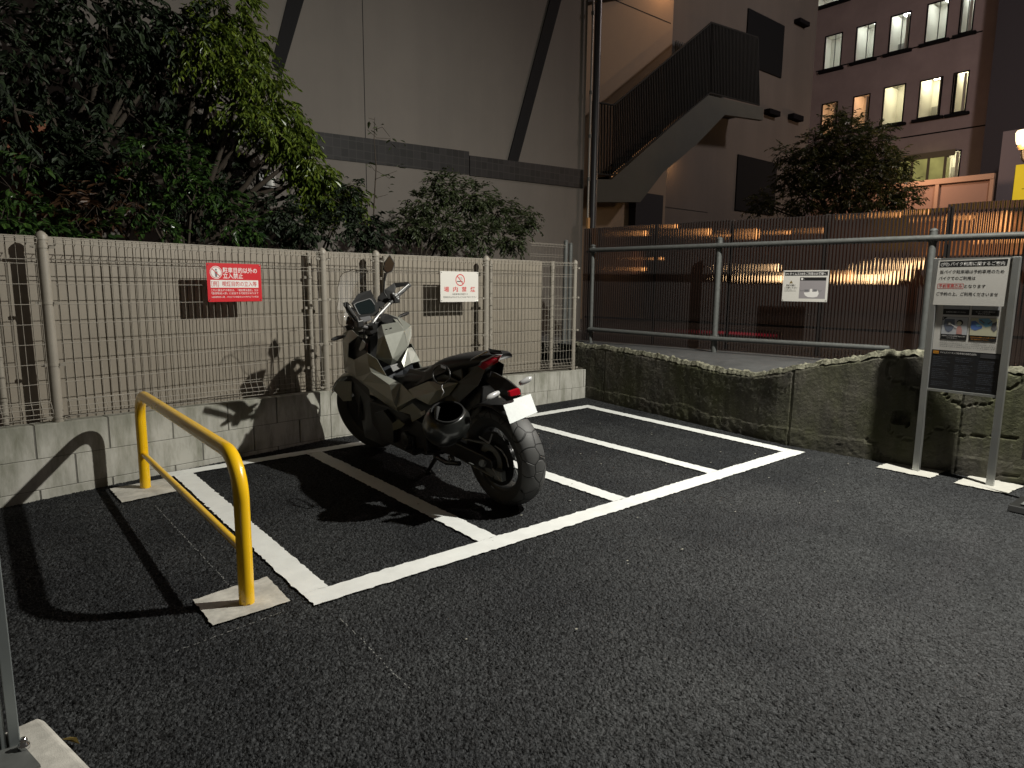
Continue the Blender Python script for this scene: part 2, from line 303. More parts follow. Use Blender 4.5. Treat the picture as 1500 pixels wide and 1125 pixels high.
# ================================================================== GROUND
GX0, GX1, GY0, GY1 = -.6, 5.6, .15, 5.3
mb = MB(); mb.add([(-60, -60, 0), (70, -60, 0), (70, 70, 0), (-60, 70, 0), (GX0, GY0, 0), (GX1, GY0, 0), (GX1, GY1, 0), (GX0, GY1, 0)], [(0, 1, 5, 4), (1, 2, 6, 5), (2, 3, 7, 6), (3, 0, 4, 7)])
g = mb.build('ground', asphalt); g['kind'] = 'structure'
import numpy as np
def asphalt_surface():
    # rough open-textured asphalt: packed stones, really modelled
    h = .0042; nx = int((GX1-GX0)/h); ny = int((GY1-GY0)/h)
    x = np.linspace(GX0, GX1, nx, dtype=np.float32); y = np.linspace(GY0, GY1, ny, dtype=np.float32); X, Y = np.meshgrid(x, y)
    rng = np.random.default_rng(5); N = 1024; jx = rng.random((N, N), dtype=np.float32); jy = rng.random((N, N), dtype=np.float32); hh = rng.random((N, N), dtype=np.float32)
    c = .0085; gx = X/c; gy = Y/c; ix = np.floor(gx).astype(np.int32); iy = np.floor(gy).astype(np.int32)
    f1 = np.full(X.shape, 9, np.float32); f2 = f1.copy(); ht = np.zeros(X.shape, np.float32)
    for dy in (-1, 0, 1):
        for dx in (-1, 0, 1):
            a = (ix+dx) % N; b = (iy+dy) % N
            d = np.hypot(ix+dx+.1+.8*jx[b, a]-gx, iy+dy+.1+.8*jy[b, a]-gy); m = d < f1
            f2 = np.where(m, f1, np.minimum(f2, d)); ht = np.where(m, hh[b, a], ht); f1 = np.where(m, d, f1)
    edge = np.clip((f2-f1)*2.2, 0, 1)
    Z = -.0075*(1-edge**.7)-.0045*(1-ht)-.0015*f1
    k = np.ones_like(Z); m = 12
    for A in (Z,): A[:m] *= np.linspace(0, 1, m)[:, None]; A[-m:] *= np.linspace(1, 0, m)[:, None]; A[:, :m] *= np.linspace(0, 1, m)[None]; A[:, -m:] *= np.linspace(1, 0, m)[None]
    X = X+(rng.random(X.shape, dtype=np.float32)-.5)*h*.5; Y = Y+(rng.random(X.shape, dtype=np.float32)-.5)*h*.5
    co = np.stack([X, Y, Z], -1).reshape(-1).astype(np.float32)
    i = np.arange((ny-1)*(nx-1), dtype=np.int32); r = i//(nx-1); q = i % (nx-1); v0 = r*nx+q
    loops = np.stack([v0, v0+1, v0+nx+1, v0+nx], -1).reshape(-1)
    me = bpy.data.meshes.new('asphalt_surface'); me.vertices.add(nx*ny); me.vertices.foreach_set('co', co); me.loops.add(len(loops)); me.loops.foreach_set('vertex_index', loops)
    me.polygons.add(len(i)); me.polygons.foreach_set('loop_start', i*4)
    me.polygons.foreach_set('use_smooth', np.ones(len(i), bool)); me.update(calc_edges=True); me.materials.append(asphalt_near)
    o = bpy.data.objects.new('asphalt_surface', me); COL.objects.link(o); o['kind'] = 'structure'
asphalt_surface()

def ragged(x0, y0, x1, y1, z, m, name, label, jag=.003, step=.02, corners=None, cat='marking', group=None):
    pts = corners or [(x0, y0), (x1, y0), (x1, y1), (x0, y1)]; out = []
    for i in range(len(pts)):
        a = Vector(pts[i]); b = Vector(pts[(i+1) % len(pts)]); n = max(2, int((b-a).length/step)); d = (b-a).normalized(); nn = Vector((-d.y, d.x))
        for k in range(n): out.append(a+(b-a)*(k/n)+nn*(random.gauss(0, jag) if k else 0))
    bm = bmesh.new(); vs = [bm.verts.new((p.x, p.y, z)) for p in out]; bm.faces.new(vs); bmesh.ops.triangulate(bm, faces=bm.faces[:])
    me = bpy.data.meshes.new(name); bm.to_mesh(me); bm.free(); me.materials.append(m)
    o = bpy.data.objects.new(name, me); COL.objects.link(o); return o
root = thing('parking_marking', 'white painted outline of four motorbike bays on the asphalt', 'road marking')
def line(c, z, nm='painted_line'):
    o = ragged(0, 0, 0, 0, z, linepaint, nm, '', corners=c); o.parent = root; return o
line([(.985, 2.444), (5.07, 2.444), (5.07, 2.572), (.985, 2.572)], .004)
line([(.93, 4.77), (5.19, 4.85), (5.19, 4.965), (.93, 4.885)], .004)
line([(.985, 2.572), (1.105, 2.572), (1.105, 4.775), (.985, 4.772)], .004)
for a, w in ((1.915, .12), (2.94, .115), (3.935, .11)):
    line([(a, 2.572), (a+w, 2.572), (a+w+.005, 4.79), (a+.005, 4.79)], .004)
line([(4.945, 2.572), (5.065, 2.572), (5.18, 4.85), (5.065, 4.85)], .004)
# thin chalk setting-out lines
def chalk(pts, label):
    mb = MB()
    for a, b in zip(pts[:-1], pts[1:]):
        a = Vector(a); b = Vector(b); n = int((b-a).length/.012); d = (b-a)/n; q = Vector((-d.y, d.x)).normalized()
        for k in range(n):
            if random.random() < .55:
                p = a+d*k+q*random.gauss(0, .0015); w = q*random.uniform(.001, .0022)
                mb.add([(*(p-w), .003), (*(p+d*.8-w), .003), (*(p+d*.8+w), .003), (*(p+w), .003)], [(0, 1, 2, 3)])
    o = mb.build('chalk_line', M('chalk', (.20, .20, .19), .9)); o['kind'] = 'stuff'; o['label'] = label; o['category'] = 'chalk mark'; return o
gp = lambda px, py: at(px, py, 2, 0).xy
chalk([gp(222, 735), gp(338, 860)], 'thin chalk line between the two feet of the yellow barrier')
chalk([gp(258, 955), gp(425, 893)], 'thin chalk line on the asphalt in front of the near barrier foot')
chalk([gp(497, 905), gp(600, 1010)], 'faint chalk line running towards the viewer from the bay corner')

# ================================================================== YELLOW BARRIER
bx = .781; y0, y1 = 2.636, 4.601; zt = .615; rb = .17
br = thing('yellow_barrier', 'yellow tubular hoop barrier with a lower rail beside the parking bays', 'barrier', (bx, (y0+y1)/2, 0))
hy = (y1-y0)/2
pts = [(0, -hy, .0)]+[(0, -hy+rb-rb*math.cos(R(a)), zt-rb+rb*math.sin(R(a))) for a in range(0, 91, 9)]
pts += [(0, hy-rb+rb*math.sin(R(a)), zt-rb+rb*math.cos(R(a))) for a in range(0, 91, 9)]+[(0, hy, 0)]
MB().tube(pts, .0305, 28).build('hoop', yellow, br)
MB().tube([(0, -hy+.02, .225), (0, hy-.02, .225)], .017, 20).build('lower_rail', yellow, br)
for (c, lab) in (([(.62, 2.53), (.925, 2.54), (.93, 2.83), (.615, 2.80)], 'pale concrete pad round the near foot of the yellow barrier'),
                 ([(.61, 4.36), (.915, 4.40), (.925, 4.745), (.60, 4.71)], 'pale concrete pad round the far foot of the yellow barrier')):
    o = ragged(0, 0, 0, 0, .005, padpaint, 'concrete_pad', '', corners=c, jag=.0025); o['label'] = lab; o['category'] = 'pad'; o['group'] = 'concrete pads under posts'

# ================================================================== BLOCK WALL + MESH FENCE
P0 = Vector((.05, 4.70)); P1 = Vector((2.3, 5.19)); P2 = Vector((5.53, 5.333)); d01 = (P1-P0).normalized(); d12 = (P2-P1).normalized()
PL = P0-d01*2.6
def ztop(p): return .456-(p.x-.05)*.0221
bw = thing('block_wall', 'low pale concrete block wall below the wire mesh fence', 'wall', (2.3, 5.19, 0))
def wallrow(A, B, first):
    d = (B-A).normalized(); L = (B-A).length; n = Vector((-d.y, d.x))
    rows = [(-.205, 0), (-.395, -.208), (-.585, -.398)]
    mb = MB(); mo = MB()
    for ri, (lo, hi) in enumerate(rows):
        s = 0 if first else 0
        x = -((.2 if ri % 2 else 0))
        while x < L:
            a = max(x, 0)+.0035; b = min(x+.395, L)
            b = b-.0 if b == L else b
            if b > a+.02:
                pa = A+d*a; pb = A+d*b; vs = []
                for p, zz in ((pa, 0), (pb, 0)):
                    z1 = ztop(p)+hi; z0 = ztop(p)+lo
                    for off in (random.uniform(-.0008, .0008), .10):
                        q = p+n*off; vs += [(q.x, q.y, z0), (q.x, q.y, z1)]
                mb.add(vs, [(0, 4, 5, 1), (2, 3, 7, 6), (1, 5, 7, 3), (0, 2, 6, 4), (0, 1, 3, 2), (4, 6, 7, 5)])
            x += .4
    a, b = A, B; vs = []
    for p in (a, b):
        for off in (.004, .096):
            q = p+n*off; vs += [(q.x, q.y, -.3), (q.x, q.y, ztop(p)-.004)]
    mo.add(vs, [(0, 4, 5, 1), (2, 3, 7, 6), (1, 5, 7, 3), (0, 2, 6, 4), (0, 1, 3, 2), (4, 6, 7, 5)])
    X = Matrix.Translation((-2.3, -5.19, 0))
    for q in (mb, mo): q.v = [tuple(X @ Vector(v)) for v in q.v]
    mb.build('block_courses', block, bw, bevel=.003); mo.build('mortar_bed', mortar, bw)
wallrow(PL, P1, True); wallrow(P1, P2, False)

FT = 1.555
fence = thing('mesh_fence', 'beige welded wire mesh fence with round posts on the low block wall', 'fence', (2.3, 5.19, .4))
off = Vector((2.3, 5.19, .4))
fposts = [(P0+d01*.342, 1), (P1.copy(), 1), (Vector((2.80, 5.212)), 1), (Vector((4.05, 5.266)), 1), (Vector((5.36, 5.325)), 1)]
cN = lambda d: Vector((-d.y, d.x))
for p, k in fposts:
    c = p+cN(d01)*.045; zb = ztop(p); mb = MB(); thin = p.x > 5
    r = .024 if thin else .0302
    mb.tube([(c.x-off.x, c.y-off.y, zb-off.z), (c.x-off.x, c.y-off.y, 1.565-off.z)], r, 20)
    po = mb.build('post', fencepaint, fence)
    cp = MB(); cp.tube([(c.x-off.x, c.y-off.y, q-off.z) for q in (1.54, 1.566, 1.582, 1.592)], [r+.003, r+.003, r*.72, r*.2], 20); cp.build('post_cap', fencepaint, po)
    for z in (zb+.03, .80, 1.17, 1.5):
        cl = MB()
        cl.tube([(c.x-off.x, c.y-off.y, z-off.z-.008), (c.x-off.x, c.y-off.y, z-off.z+.008)], r+.003, 20)
        for s in (-1, 1): cl.box((c.x-off.x+s*(r+.016), c.y-off.y-.02, z-off.z), (.028, .012, .018))
        cl.build('clamp', fencepaint, po)
def meshpanel(A, B, z1=FT, name='wire_panel', parent=fence, pitch=.05, zb=None, yoff=.014, r=.0019):
    d = (B-A).normalized(); L = (B-A).length; n = cN(d); mb = MB(); o = off if parent is fence else Vector(parent.location)
    def W(s, dep, z): q = A+d*s+n*(yoff+dep); return (q.x-o.x, q.y-o.y, z-o.z)
    def zbot(s): return (ztop(A+d*s)+.035) if zb is None else zb
    k = int(L/pitch)
    for i in range(k+1):
        s = (L-k*pitch)/2+i*pitch; b = zbot(s)
        pr = [(.0, b+.10), (-.02, b+.06), (-.035, b+.03), (-.012, b)] ; pt = [(0, z1-.05), (-.022, z1-.035), (-.03, z1-.012), (-.005, z1)]
        path = [W(s, q[0], q[1]) for q in reversed(pr)]+[W(s, 0, (b+z1)/2)]+[W(s, q[0], q[1]) for q in pt]
        mb.tube(path, r, 5, caps=False)
    zs = [z1-.13-.0, z1-.155]; z = z1-.155-.118
    while z > .45+.12: zs.append(z); z -= .118
    for z in zs: mb.tube([W(0, -.004, z), W(L, -.004, z)], r*1.15, 5)
    for dep, zz in ((-.022, z1-.035), (-.03, z1-.012), (-.005, z1)): mb.tube([W(0, dep-.003, zz), W(L, dep-.003, zz)], r*1.3, 5)
    for dep, q in ((0, .10), (-.02, .06), (-.035, .03), (-.012, 0)): mb.tube([W(0, dep-.003, zbot(0)+q), W(L, dep-.003, zbot(L)+q)], r*1.3, 5)
    return mb.build(name, fencepaint, parent)
segs = [PL]+[p for p, _ in fposts]
for a, b in zip(segs[:-1], segs[1:]):
    d = (b-a).normalized(); meshpanel(a+d*.04 if a is not PL else a, b-d*.04)

# slatted screen standing just behind the mesh fence
scr = thing('slat_screen', 'beige ribbed slat screen fence standing just behind the wire mesh', 'screen fence', (2.3, 5.36, .35))
def screen(A, B, gap, z1=1.565, z0=.36):
    d = (B-A).normalized(); n = cN(d); L = (B-A).length; prof = []; s = 0; o = scr.location; p = .05
    while s < L:
        prof += [(s, 0), (s+p*.84, 0), (s+p*.87, .006), (s+p*.97, .006)]; s += p
    vs = []; fs = []
    for s, dd in prof:
        q = A+d*s+n*(gap+dd); vs += [(q.x-o.x, q.y-o.y, z0-o.z), (q.x-o.x, q.y-o.y, z1-o.z)]
    for i in range(len(prof)-1): fs.append((2*i, 2*i+2, 2*i+3, 2*i+1))
    mb = MB(); mb.add(vs, fs); ob = mb.build('slat_sheet', slat, scr); sd = ob.modifiers.new('s', 'SOLIDIFY'); sd.thickness = .003
    tb = MB()
    for z in (z0+.02, z1-.005): 
        a = A+n*(gap+.02); b = B+n*(gap+.02); tb.box(((a.x+b.x)/2-o.x, (a.y+b.y)/2-o.y, z-o.z), (L, .022, .03), X=None) if False else tb.tube([(a.x-o.x, a.y-o.y, z-o.z), (b.x-o.x, b.y-o.y, z-o.z)], .012, 6)
    tb.build('screen_rail', fencepaint, scr)
gapA, gapB = .18, .18
B2 = Vector((4.93, 5.306))
screen(PL, P1+d01*.03, gapA); screen(P1+d12*.02, B2, gapB)
for p in (P0+d01*.10, P1-d01*.07, Vector((2.93, 5.22)), Vector((4.18, 5.272))):
    dd = d01 if p.x < 2.3 else d12
    q = p+cN(dd)*.135; mb = MB(); o = scr.location
    mb.tube([(q.x-o.x, q.y-o.y, .38-o.z), (q.x-o.x, q.y-o.y, 1.55-o.z)], .019, 14)
    for z in (.6, .85, 1.1, 1.35): mb.tube([(q.x-o.x, q.y-o.y, z-o.z-.006), (q.x-o.x, q.y-o.y, z-o.z+.006)], .023, 14); mb.box((q.x-o.x-.032, q.y-o.y, z-o.z), (.02, .01, .02))
    mb.build('screen_post', fencepaint, scr)
q = at(808, 450, 1, 5.48); mb = MB(); o = scr.location
mb.tube([(q.x-o.x, 5.48-o.y, .35-o.z), (q.x-o.x, 5.48-o.y, 1.57-o.z)], .025, 14); mb.build('screen_post', fencepaint, scr)
# two taller posts of the neighbour's fence beyond
nf = thing('neighbour_fence', 'taller weathered mesh fence end with two posts behind the corner', 'fence', (5.6, 5.95, 0))
for px, tz, nm in ((829, 354, 0), (836, 358, 1)):
    p = at(px, tz, 1, 5.95+nm*.12); mb = MB(); mb.tube([(p.x-5.6, p.y-5.95, .3), (p.x-5.6, p.y-5.95, p.z)], [.027, .027], 14); po = mb.build('post', galv, nf)
    cp = MB(); cp.tube([(p.x-5.6, p.y-5.95, p.z), (p.x-5.6, p.y-5.95, p.z+.015), (p.x-5.6, p.y-5.95, p.z+.024)], [.03, .022, .005], 14); cp.build('post_cap', galv, po)
pa = at(788, 360, 1, 5.95); pb = at(829, 356, 1, 5.95)
meshpanel(Vector((pa.x-.12, 5.95)), Vector((pb.x, 5.95)), z1=pb.z-.02, parent=nf, zb=.5)

# ================================================================== SIGNS ON THE FENCE
def signbase(name, label, org, ang, w, h, m, rad=.008):
    t = thing(name, label, 'sign', org, (0, 0, ang), None)
    mb = MB(); n = 6; c = []
    for cx_, cz_, a0 in ((w-rad, h-rad, 0), (rad, h-rad, 90), (rad, rad, 180), (w-rad, rad, 270)):
        for k in range(n): a = R(a0+90*k/(n-1)); c.append((cx_+rad*math.cos(a), cz_+rad*math.sin(a)))
    mb.prism(c, 0, .003); o = mb.build('sign_plate', m, t); fixn(o)
    bt = MB()
    for x, z in ((.012, .012), (w-.012, .012), (.012, h-.012), (w-.012, h-.012)):
        bt.lathe([(0, -.003), (.004, -.0025), (.0045, 0)], 10, X=Matrix.Translation((x, -.0005, z)))
    bt.build('screws', chrome, t)
    return t
a01 = math.atan2(d01.y, d01.x); a12 = math.atan2(d12.y, d12.x)
nn = cN(d01)*(-.028)
SG = signbase('prohibition_sign', 'red sign with white Japanese lettering fixed to the mesh fence', (1.308+nn.x, 4.974+nn.y, 1.165), a01, .415, .272, signred)
w, h = .415, .272; yy = -.0005
mb = MB(); disc(mb, .068, h-.066, .045, yy, inkwhite, r0=.041); disc(mb, .068, h-.066, .037, yy, inkwhite)
disc(mb, .068, h-.047, .0075, yy*1.5, inkgrey); poly(mb, [(.057, h-.058), (.079, h-.058), (.077, h-.078), (.074, h-.098), (.062, h-.098), (.059, h-.078)], yy*1.5, inkgrey)
bar2(mb, (.042, h-.042), (.094, h-.092), .006, yy*2, inkred); rect(mb, .024, h-.172, w-.026, h-.118, yy, inkwhite)
mb.build('pictogram', None, SG)
lettering('駐車目的以外の', .118, h-.048, .036, SG, inkwhite, .265, yy, bold=.014)
lettering('立入禁止', .118, h-.088, .036, SG, inkwhite, .152, yy, bold=.014)
lettering('［例］喫煙目的の立入等', .03, h-.145, .034, SG, inkred, .345, yy*2, bold=.01)
lettering('これに該当する場合は、「軽犯罪法違反」又は', .026, h-.190, .0155, SG, inkwhite, .36, yy)
lettering('「建造物侵入罪」に該当する可能性があります', .026, h-.212, .0155, SG, inkwhite, .36, yy)
lettering('※建造物侵入罪…3年以下の懲役又は10万円以下の罰金', .026, h-.238, .012, SG, inkwhite, .36, yy)
nn = cN(d12)*(-.028)
SG = signbase('no_smoking_sign', 'white no smoking sign with red Japanese lettering on the mesh fence', (3.430+nn.x, 5.239+nn.y, 1.139), a12, .455, .287, signwhite, .003)
w, h = .455, .287
mb = MB(); disc(mb, .232, h-.080, .056, yy, inkred, r0=.047)
rect(mb, .195, h-.098, .235, h-.090, yy*1.5, inkblack); rect(mb, .238, h-.098, .262, h-.090, yy*1.5, inkgrey)
for k in range(2): bar2(mb, (.222+.02*k, h-.05), (.235+.018*k, h-.062), .003, yy*1.5, inkgrey); bar2(mb, (.235+.018*k, h-.062), (.258, h-.078+.01*k), .003, yy*1.5, inkgrey)
bar2(mb, (.197, h-.043), (.268, h-.118), .009, yy*2, inkred)
mb.build('pictogram', None, SG)
for i, ch in enumerate('場内禁煙'): lettering(ch, .07+.105*i, h-.168, .047, SG, inkred, .058, yy, 'C', bold=.014)
lettering('当駐車場は禁煙です', .232, h-.214, .016, SG, inkblack, .19, yy, 'C')
lettering('駐車目的以外の立ち入りはおやめください', .232, h-.242, .017, SG, inkblack, .40, yy, 'C')

# ================================================================== RIGHT RETAINING WALL, UPPER GROUND
mossy = M('mossy_concrete', (.1, .1, .07), .95)
def build_moss():
    N, L, b = nodes(mossy); tc = N['Texture Coordinate']
    def nz(sc, det=8, rg=.65, m=(1, 1, 1)):
        mp = N.new('ShaderNodeMapping'); mp.inputs['Scale'].default_value = m; L.new(tc.outputs['Object'], mp.inputs[0])
        n = N.new('ShaderNodeTexNoise'); n.inputs['Scale'].default_value = sc; n.inputs['Detail'].default_value = det; n.inputs['Roughness'].default_value = rg; L.new(mp.outputs[0], n.inputs['Vector']); return n
    def ramp(src, p0, c0, p1, c1):
        r = N.new('ShaderNodeValToRGB'); e = r.color_ramp.elements; e[0].position = p0; e[0].color = (*c0, 1); e[1].position = p1; e[1].color = (*c1, 1); L.new(src.outputs[0], r.inputs[0]); return r
    base = ramp(nz(3.2), .34, (.040, .037, .030), .66, (.135, .125, .10))
    green = ramp(nz(1.7, 9, .7, (1, 1, .6)), .42, (0, 0, 0), .62, (1, 1, 1))
    mx = N.new('ShaderNodeMixRGB'); L.new(green.outputs[0], mx.inputs[0]); L.new(base.outputs[0], mx.inputs[1]); mx.inputs[2].default_value = (.072, .074, .036, 1)
    pale = ramp(nz(9, 12, .8), .58, (0, 0, 0), .72, (1, 1, 1))
    mx2 = N.new('ShaderNodeMixRGB'); L.new(pale.outputs[0], mx2.inputs[0]); L.new(mx.outputs[0], mx2.inputs[1]); mx2.inputs[2].default_value = (.26, .25, .20, 1)
    st = ramp(nz(9, 4, .5, (1, 1, .06)), .5, (1, 1, 1), .72, (.35, .35, .33))
    mx3 = N.new('ShaderNodeMixRGB'); mx3.blend_type = 'MULTIPLY'; mx3.inputs[0].default_value = .8; L.new(mx2.outputs[0], mx3.inputs[1]); L.new(st.outputs[0], mx3.inputs[2])
    L.new(mx3.outputs[0], b.inputs['Base Color'])
    n = nz(45, 8, .7); bp = N.new('ShaderNodeBump'); bp.inputs['Distance'].default_value = .012; bp.inputs['Strength'].default_value = .8; L.new(n.outputs[0], bp.inputs['Height']); L.new(bp.outputs[0], b.inputs['Normal'])
build_moss()
rimm = M('broken_concrete', (.24, .23, .17), .95, col2=(.05, .05, .03), vscale=22, bump=.8, bscale=60, bdist=.01)
prof = [(5.56, 5.6, .62), (5.542, 5.335, .624), (5.48, 4.859, .63), (5.424, 4.429, .62), (5.374, 4.039, .599), (5.328, 3.685, .581), (5.286, 3.36, .56), (5.257, 3.136, .56),
        (5.234, 2.962, .58), (5.213, 2.797, .62), (5.205, 2.648, .668), (5.218, 2.516, .713), (5.239, 2.312, .753), (5.253, 2.167, .791), (5.272, 1.983, .832), (5.285, 1.85, .852), (5.30, 1.75, .862),
        (5.346, 1.5, .80), (5.37, 1.24, .78), (5.42, .9, .8), (5.5, .3, .8), (5.7, -1, .8), (6.0, -3, .8)]
def wallline(t):      # t in metres from the far end
    acc = 0
    for a, b in zip(prof[:-1], prof[1:]):
        l = math.hypot(b[0]-a[0], b[1]-a[1])
        if t <= acc+l or b is prof[-1]:
            k = (t-acc)/l; return [a[i]+(b[i]-a[i])*k for i in range(3)]
        acc += l
rw = thing('retaining_wall', 'old mossy concrete retaining wall with a broken top edge', 'wall', (5.25, 3, 0))
mb = MB(); n = 520; m_ = 44; vs = []; T = 8.6
for i in range(n+1):
    t = T*i/n; x, y, zt_ = wallline(t)
    jag = noise.noise((t*6, 0, 0))*.02+noise.noise((t*25, 3, 0))*.012
    prot = .03 if 4.1 < t < 4.7 else 0
    for j in range(m_+1):
        f = j/m_; z = -.02+(zt_+jag+.02)*f
        d = noise.noise((t*2.2, z*2.2, 1))*.007+noise.noise((t*11, z*11, 2))*.0018+noise.noise((t*40, z*40, 5))*.0018
        hole = 0
        if zt_-z < .05: d += (1-(zt_-z)/.05)*(.035+.03*noise.noise((t*9, 7, z*4)))+noise.noise((t*35, z*35, 6))*.008           # crumbled rim leans back
        if abs((t % 1.18)-.6) < .006: d += .008                                            # joint
        cr = noise.noise((t*3.2+noise.noise((t*9, z*9, 0))*.25, z*3.2, 9))
        if 3.55 < t < 4.5 and abs(cr) < .03: d += .012
        if 3.72 < t < 3.83 and .30 < z < .40: d += .05                                      # square hole
        if z < .13+.05*noise.noise((t*2.5, 8, 8)): d -= .004+noise.noise((t*20, z*20, 3))*.003
        vs.append((x+d-5.25, y-3, z))
fs = [(i*(m_+1)+j, i*(m_+1)+j+1, (i+1)*(m_+1)+j+1, (i+1)*(m_+1)+j) for i in range(n) for j in range(m_)]
mb.add(vs, fs, smooth=False); mb.build('wall_face', mossy, rw)
# rough rim lying on the top
mb = MB(); vs = []; q_ = 9
for i in range(n+1):
    t = T*i/n; x, y, zt_ = wallline(t); jag = noise.noise((t*6, 0, 0))*.02+noise.noise((t*25, 3, 0))*.012
    wdt = .13+.06*noise.noise((t*5, 1, 1))
    for j in range(q_):
        f = j/(q_-1); xx = x+.004+wdt*f; zz = zt_+jag+(.010*math.sin(f*3.1)+noise.noise((t*18, f*3, 4))*.022+noise.noise((t*55, f*8, 4))*.013)*(1 if j else .5)-f*f*.05-(.032 if j == 0 else 0)
        vs.append((xx-5.25+noise.noise((t*30, f, 2))*.01, y-3, zz))
fs = [(i*q_+j, i*q_+j+1, (i+1)*q_+j+1, (i+1)*q_+j) for i in range(n) for j in range(q_-1)]
mb.add(vs, fs); mb.build('broken_rim', rimm, rw)
mb = MB(); up = []
for x, y, z in prof: up.append((x+.1, y, z-.03 if z < .66 else .60))
up += [(6.3, -3, .6), (60, -3, .6), (60, 40, .6), (5.56, 40, .6)]
bm = bmesh.new(); bm.faces.new([bm.verts.new(p) for p in up]); bmesh.ops.triangulate(bm, faces=bm.faces[:]); me = bpy.data.meshes.new('upper_ground'); bm.to_mesh(me); bm.free()
me.materials.append(M('old_asphalt', (.06, .06, .06), .85, var=.25, vscale=6, bump=.6, bscale=160, bdist=.004)); o = bpy.data.objects.new('upper_ground', me); COL.objects.link(o); o['kind'] = 'structure'
mb = MB(); mb.box((0, 22.65, .15), (60, 34.5, .4)); mb.v = [(min(x, 5.62), y, z) for x, y, z in mb.v]; o = mb.build('planted_ground', soil); o['kind'] = 'structure'

# pipe fence on the upper ground
FA = Vector((6.3, 4.14)); FD = Vector((-.139, .990)).normalized(); FN = Vector((FD.y, -FD.x))
pf = thing('pipe_fence', 'grey galvanised pipe railing with clamps on the upper ground', 'railing', (6.3, 4.14, .6))
def F(t, z, dx=0): q = FD*t+FN*dx; return (q.x, q.y, z-.6)
for t, zt_ in ((1.66, 1.79), (0, 1.812), (-1.97, 1.805), (-3.9, 1.8)):
    p = MB(); p.tube([F(t, .45), F(t, zt_)], .030 if t < 1 else .024, 20); po = p.build('post', galv, pf)
    c = MB(); c.tube([F(t, zt_), F(t, zt_+.014), F(t, zt_+.024)], [.034, .026, .006], 20); c.build('post_cap', galv, po)
    for z in (1.74, .75):
        c = MB(); c.tube([F(t, z-.035), F(t, z+.035)], .036, 18); c.box(F(t, z, -.038), (.014, .05, .05)); c.tube([F(t-.03, z+.02, -.05), F(t-.03, z+.02, .04)], .006, 8); c.tube([F(t+.03, z-.02, -.05), F(t+.03, z-.02, .04)], .006, 8); c.build('clamp', galv, po)
MB().tube([F(1.66, 1.742, -.045), F(-4.2, 1.742, -.045)], .0245, 18).build('rail', galv, pf)
MB().tube([F(1.66, .765, -.045), F(0, .745, -.045), F(-1.72, .76, -.045)], .0245, 18).build('rail', galv, pf)

# corrugated translucent sheet
wavem = bpy.data.materials.new('smoked_corrugated_sheet'); wavem.use_nodes = True
N, L = wavem.node_tree.nodes, wavem.node_tree.links; b = N['Principled BSDF']
b.inputs['Base Color'].default_value = (.046, .041, .040, 1); b.inputs['Roughness'].default_value = .16; b.inputs['Coat Weight'].default_value = .3
rf = N.new('ShaderNodeBsdfRefraction'); rf.inputs['Color'].default_value = (.38, .29, .25, 1); rf.inputs['IOR'].default_value = 1.16; rf.inputs['Roughness'].default_value = .15
mx = N.new('ShaderNodeMixShader'); mx.inputs[0].default_value = .55; L.new(b.outputs[0], mx.inputs[1]); L.new(rf.outputs[0], mx.inputs[2]); L.new(mx.outputs[0], N['Material Output'].inputs[0])
ws = thing('corrugated_screen', 'tall smoky brown corrugated plastic sheet screen behind the pipe railing', 'screen fence', (6.52, 4.17, .6))
def wavesheet(t0, t1, z0, z1f, dx=.20, amp=.009, pitch=.032):
    mb = MB(); vs = []; n = int(abs(t1-t0)/pitch*10)
    for i in range(n+1):
        t = t0+(t1-t0)*i/n; a = math.sin(2*math.pi*t/pitch)*amp+noise.noise((t*1.3, 0, 5))*.012
        jag = .012*noise.noise((t*2, 4, 0))
        for j in range(5):
            z = z0+(z1f(t)+jag-z0)*j/4; q = FD*t+FN*(dx-.22+a); vs.append((q.x, q.y, z-.6))
    mb.add(vs, [(i*5+j, i*5+j+1, (i+1)*5+j+1, (i+1)*5+j) for i in range(n) for j in range(4)], smooth=True); return mb.build('corrugated_sheet', wavem, ws)
wavesheet(-.02, 1.95, .60, lambda t: 2.03); wavesheet(-2.05, -.01, .60, lambda t: 2.02, dx=.212); wavesheet(-4.6, -2.02, .60, lambda t: 2.045, dx=.20)
fr = MB()
for t in (1.9, .92, -.02, -1.0, -2.04, -3.0): fr.box(F(t, 1.32, .04), (.03, .03, 1.42), X=Matrix.Translation((0, 0, 0)))
for z in (.9, 1.74): fr.tube([F(1.95, z, .04), F(-4.6, z, .04)], .014, 6)
fr.build('frame', M('frame_dark', (.05, .04, .035), .7), ws)

# notice sign cable-tied to the sheet
SA = Vector((6.27, 4.14)); ang = math.atan2(-FD.y, -FD.x)
so = vpl(1145, 441, SA, SA+FD); w, h = .432, .305
SG = signbase('parking_notice', 'white landscape notice with a black header hung on the corrugated sheet', tuple(so), ang, w, h, signwhite, .002)
mb = MB(); rect(mb, .015, h-.052, w-.010, h-.012, yy, inkblack); rect(mb, .165, .03, w-.02, h-.10, yy, inkmid); rect(mb, .165, h-.10, w-.02, h-.068, yy, inkblack)
disc(mb, .185, h-.084, .011, yy*1.5, inkwhite); disc(mb, .205, h-.086, .005, yy*1.5, inkgrey)
poly(mb, [(.21, .09), (.24, .09), (.265, .095), (.268, .125), (.288, .125), (.29, .095), (.335, .10), (.34, .115), (.352, .08), (.34, .05), (.30, .042), (.25, .045), (.222, .062)], yy*2, inkwhite)
for a, c in (((.215, .10), (.255, .118)), ((.30, .10), (.33, .12))): rect(mb, *a, *c, yy*2, inkgrey)
for x in (.19, .36): bar2(mb, (x-.018, .112), (x, .102), .005, yy*2, inkgrey); bar2(mb, (x, .102), (x+.018, .112), .005, yy*2, inkgrey)
